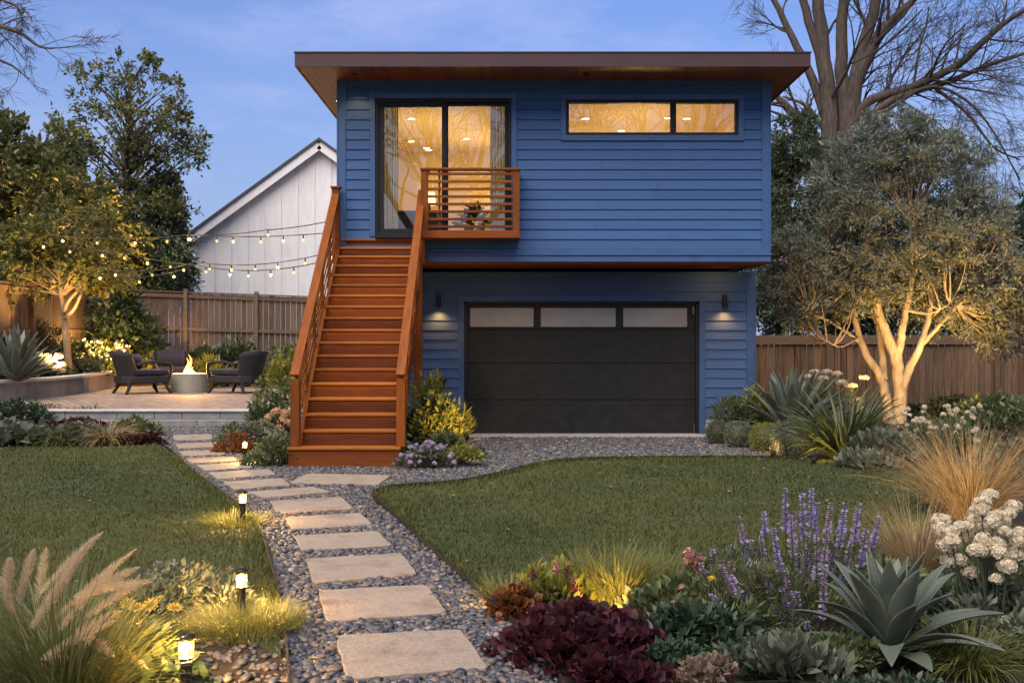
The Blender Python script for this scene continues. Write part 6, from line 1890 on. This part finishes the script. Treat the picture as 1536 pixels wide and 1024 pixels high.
# fairy lights
fl_ = thing('fairy_lights', 'fairy lights twinkling in the golden shrub of the raised bed', 'fairy lights', B(160, 0, 31.8))
M['fairy'] = glow('fairy_glow', (1, .62, .2), 1.2)
rz = np.random.default_rng(66); pth = []
for i in range(58):
    px = rz.uniform(108, 196); py = rz.uniform(508, 540) if px > 125 else rz.uniform(515, 538)
    pth.append(P(px, py, 31.6 + rz.uniform(-.2, .3)))
pth = np.array(sorted(pth, key=lambda q: q[0]))
mb = MB(); mb.tube(pth, .004, 4); mb.build('wire', M['cable'], fl_)
V, f = ICO1
for q in pth:
    mb = MB(); mb.add(V * rz.uniform(.018, .034) + q, f); mb.build('bulb', M['fairy'], fl_, smooth=True)
for px in (125, 150, 178): lamp('POINT', 'fairy_light_glow', P(px, 522, 31.5), 22, AMBER, fl_, .12)

# ------------------------------------------------------------------ left foreground
loc = G(95, 1075)
fg = tuft('plume_grass', 'fountain grass with soft pinkish plumes in the left foreground', loc, 1400, .70, .006, 'gblade', 95, elev=(.8, 1.55), bend=(.3, 1.5), rad=.16, seg=7)
rz = np.random.default_rng(96); sb = MB()
plumes = [((20, 920), (-5, 862)), ((28, 905), (52, 822)), ((55, 905), (70, 820)), ((60, 890), (155, 797)), ((78, 905), (135, 812)), ((75, 935), (205, 822)), ((88, 945), (175, 850)), ((110, 905), (210, 850)), ((110, 895), (228, 872)), ((130, 925), (225, 868)), ((95, 965), (185, 915)), ((60, 990), (175, 930)), ((120, 952), (172, 985)), ((150, 960), (225, 1005)), ((10, 900), (15, 835)), ((60, 1000), (105, 985)), ((105, 1000), (178, 985)), ((0, 880), (-30, 850)), ((45, 945), (110, 850)), ((130, 1015), (190, 1005))]
for (ax, ay), (tx, ty) in plumes:
    Yd = loc[1] + rz.uniform(-.35, .45)
    a, t = P(ax, ay, Yd) - loc, P(tx, ty, Yd + rz.uniform(-.1, .1)) - loc
    b_ = np.array((rz.normal(0, .06), rz.normal(0, .06), 0.))
    mid_ = a * .75 + b_ * .25 + (0, 0, .12)
    st_ = bez(b_, mid_, a, 8); sb.tube(st_, np.linspace(.0025, .0015, 8), 4, cap=False)
    c = bez(a, (a + t) / 2 + (0, 0, .025), t, 14)
    mb = MB(); n = 900; s_ = rz.random(n); k = (s_ * 12.99).astype(int); fr_ = s_ * 13 - k
    p = c[k] + (c[k + 1] - c[k]) * fr_[:, None]; d = c[k + 1] - c[k]; d /= np.linalg.norm(d, axis=1)[:, None]
    o = rdirs(rz, n); o -= d * (o * d).sum(1)[:, None]; o /= np.linalg.norm(o, axis=1)[:, None]
    hd = o * .75 + d * .75
    prof = np.sin(np.clip(s_ * .9 + .12, 0, 1) * np.pi) ** .6
    X, Yv, Z = frames(hd, rz); sc = np.c_[np.full(n, .019), .036 * prof * rz.uniform(.7, 1.3, n), np.full(n, .02)]
    mb.scatter(LEAF_NA[0] * (.45, 1, 1), LEAF_NA[1], p, X, Yv, Z, sc, rnd=np.clip(rz.normal(.5, .22, n), 0, 1))
    mb.tube(c, np.full(14, .0022), 4)
    mb.build('plume', M['plume'], fg, local=True)
sb.build('plume_stem', M['straw'], fg, local=True)

shrub('silver_bush', 'silvery-leaved bush on the left lawn edge between the two front lights', G(285, 915), (.36, .28, .27), 2400, .045, LEAF_HI, 'silver', 97, up=.5)
shrub('silver_bush', 'grey-green bush behind the plumes and yellow daisies', G(225, 925), (.28, .24, .22), 900, .055, LEAF_HI, 'sage', 98, up=.5)
loc = G(205, 990)
dz_ = shrub('daisy_plant', 'leafy plant with yellow daisies in the left foreground', loc, (.24, .2, .19), 420, .075, LEAF_RD, 'deepgreen', 99, cat='daisies', up=.4)
rz = np.random.default_rng(28); sb = MB()
for px, py, tl in ((203, 938, .9), (204, 911, .3), (236, 899, .2), (262, 911, .25), (170, 925, .7), (150, 948, .8), (226, 907, .6), (192, 905, .4)):
    p = P(px, py, loc[1] + rz.uniform(-.1, .12)) - loc
    nrm = np.array((rz.normal(0, .2), -tl, 1 - tl * .5)); nrm /= np.linalg.norm(nrm)
    X = np.cross(nrm, (0, 1, .3)); X /= np.linalg.norm(X); Yv = np.cross(nrm, X)
    mb = MB(); mb.scatter(DAISY[0], DAISY[1], p[None], X[None], Yv[None], nrm[None], .092, rnd=np.array([rz.random()]))
    fo_ = mb.build('flower', M['yellow'], dz_, local=True)
    mb = MB(); V, f = ICO2; mb.add(V * .008 + p + nrm * .006, f); mb.build('flower_centre', M['yolk'], fo_, local=True, smooth=True)
    b_ = np.array((p[0] * .5, p[1] * .5, .02)); sb.tube(bez(b_, (p + b_) / 2 + (0, 0, .03), p, 5), [.0022] * 5, 4)
sb.build('flower_stem', M['stem'], dz_, local=True)
tuft('fine_grass', 'fine pale grass lit by the bollard light it surrounds', G(372, 950), 1300, .20, .0035, 'gblade', 103, elev=(.7, 1.55), bend=(.2, 1.5), rad=.26, seg=5)
tuft('fine_grass', 'fine grass tuft along the steel edging before the second light', G(405, 940), 700, .16, .0035, 'gblade', 104, elev=(.7, 1.55), bend=(.2, 1.5), rad=.16, seg=4)
tuft('fine_grass', 'low grass tuft left of the second light, by the silvery bush', G(325, 950), 600, .17, .004, 'gblade', 105, elev=(.7, 1.55), bend=(.2, 1.5), rad=.2, seg=4)
tuft('fine_grass', 'thin grass tuft at the foot of the light on the lawn edge', G(352, 790), 500, .16, .006, 'gblade', 106, elev=(.8, 1.55), bend=(.1, 1.2), rad=.25, seg=4)
shrub('green_shrub', 'low leafy plant in front of the nearest path light', G(245, 1030), (.2, .17, .15), 260, .065, LEAF_RD, 'deepgreen', 107, up=.4)

# ------------------------------------------------------------------ spotlights in the beds
uplight(np.array((6.35, 18.7, .02)), P(1325, 490, 21.0), 130, 'low spotlight before the olive trunk', 110, AMBER)
uplight(np.array((8.0, 18.9, .02)), P(1400, 400, 21.0), 230, 'low spotlight right of the olive trunk', 80, AMBER)
uplight(B(86, 0, 27.2), P(92, 390, 28.5), 330, 'low spotlight in the raised bed before the young tree', 90, AMBER)
uplight(B(78, 0, 33.0), P(95, 330, 36), 2600, 'low spotlight in the raised bed aimed at the trees', 90, AMBER)
uplight(G(1160, 690), P(1150, 600, 17.2), 4, 'low spotlight between the ball shrubs', 80, AMBER)
uplight(G(1222, 700), P(1262, 640, 14.9), 11, 'low spotlight at the left of the flax', 80, AMBER)
uplight(G(905, 938), P(925, 868, 7.0), 9, 'low spotlight among the purple leaves', 110, AMBER)
uplight(G(742, 928), P(735, 885, 6.6), 6, 'low spotlight at the corner of the gravel path', 160, AMBER)
uplight(G(700, 690) + (0, 0, .22), P(665, 590, 15.9), 20, 'low spotlight beside the stair shrubs', 90, AMBER)
uplight(G(1385, 822), P(1455, 690, 10.3), 40, 'low spotlight before the straw grass', 90, (1, .66, .32))
uplight(np.array((-9.2, 31.0, .25)), P(240, 500, 33.8), 110, 'added low spotlight standing in for fire and bulb glow on the back fence', 100, AMBER)  # added lamp: the fence glow belongs to the fire and string lights
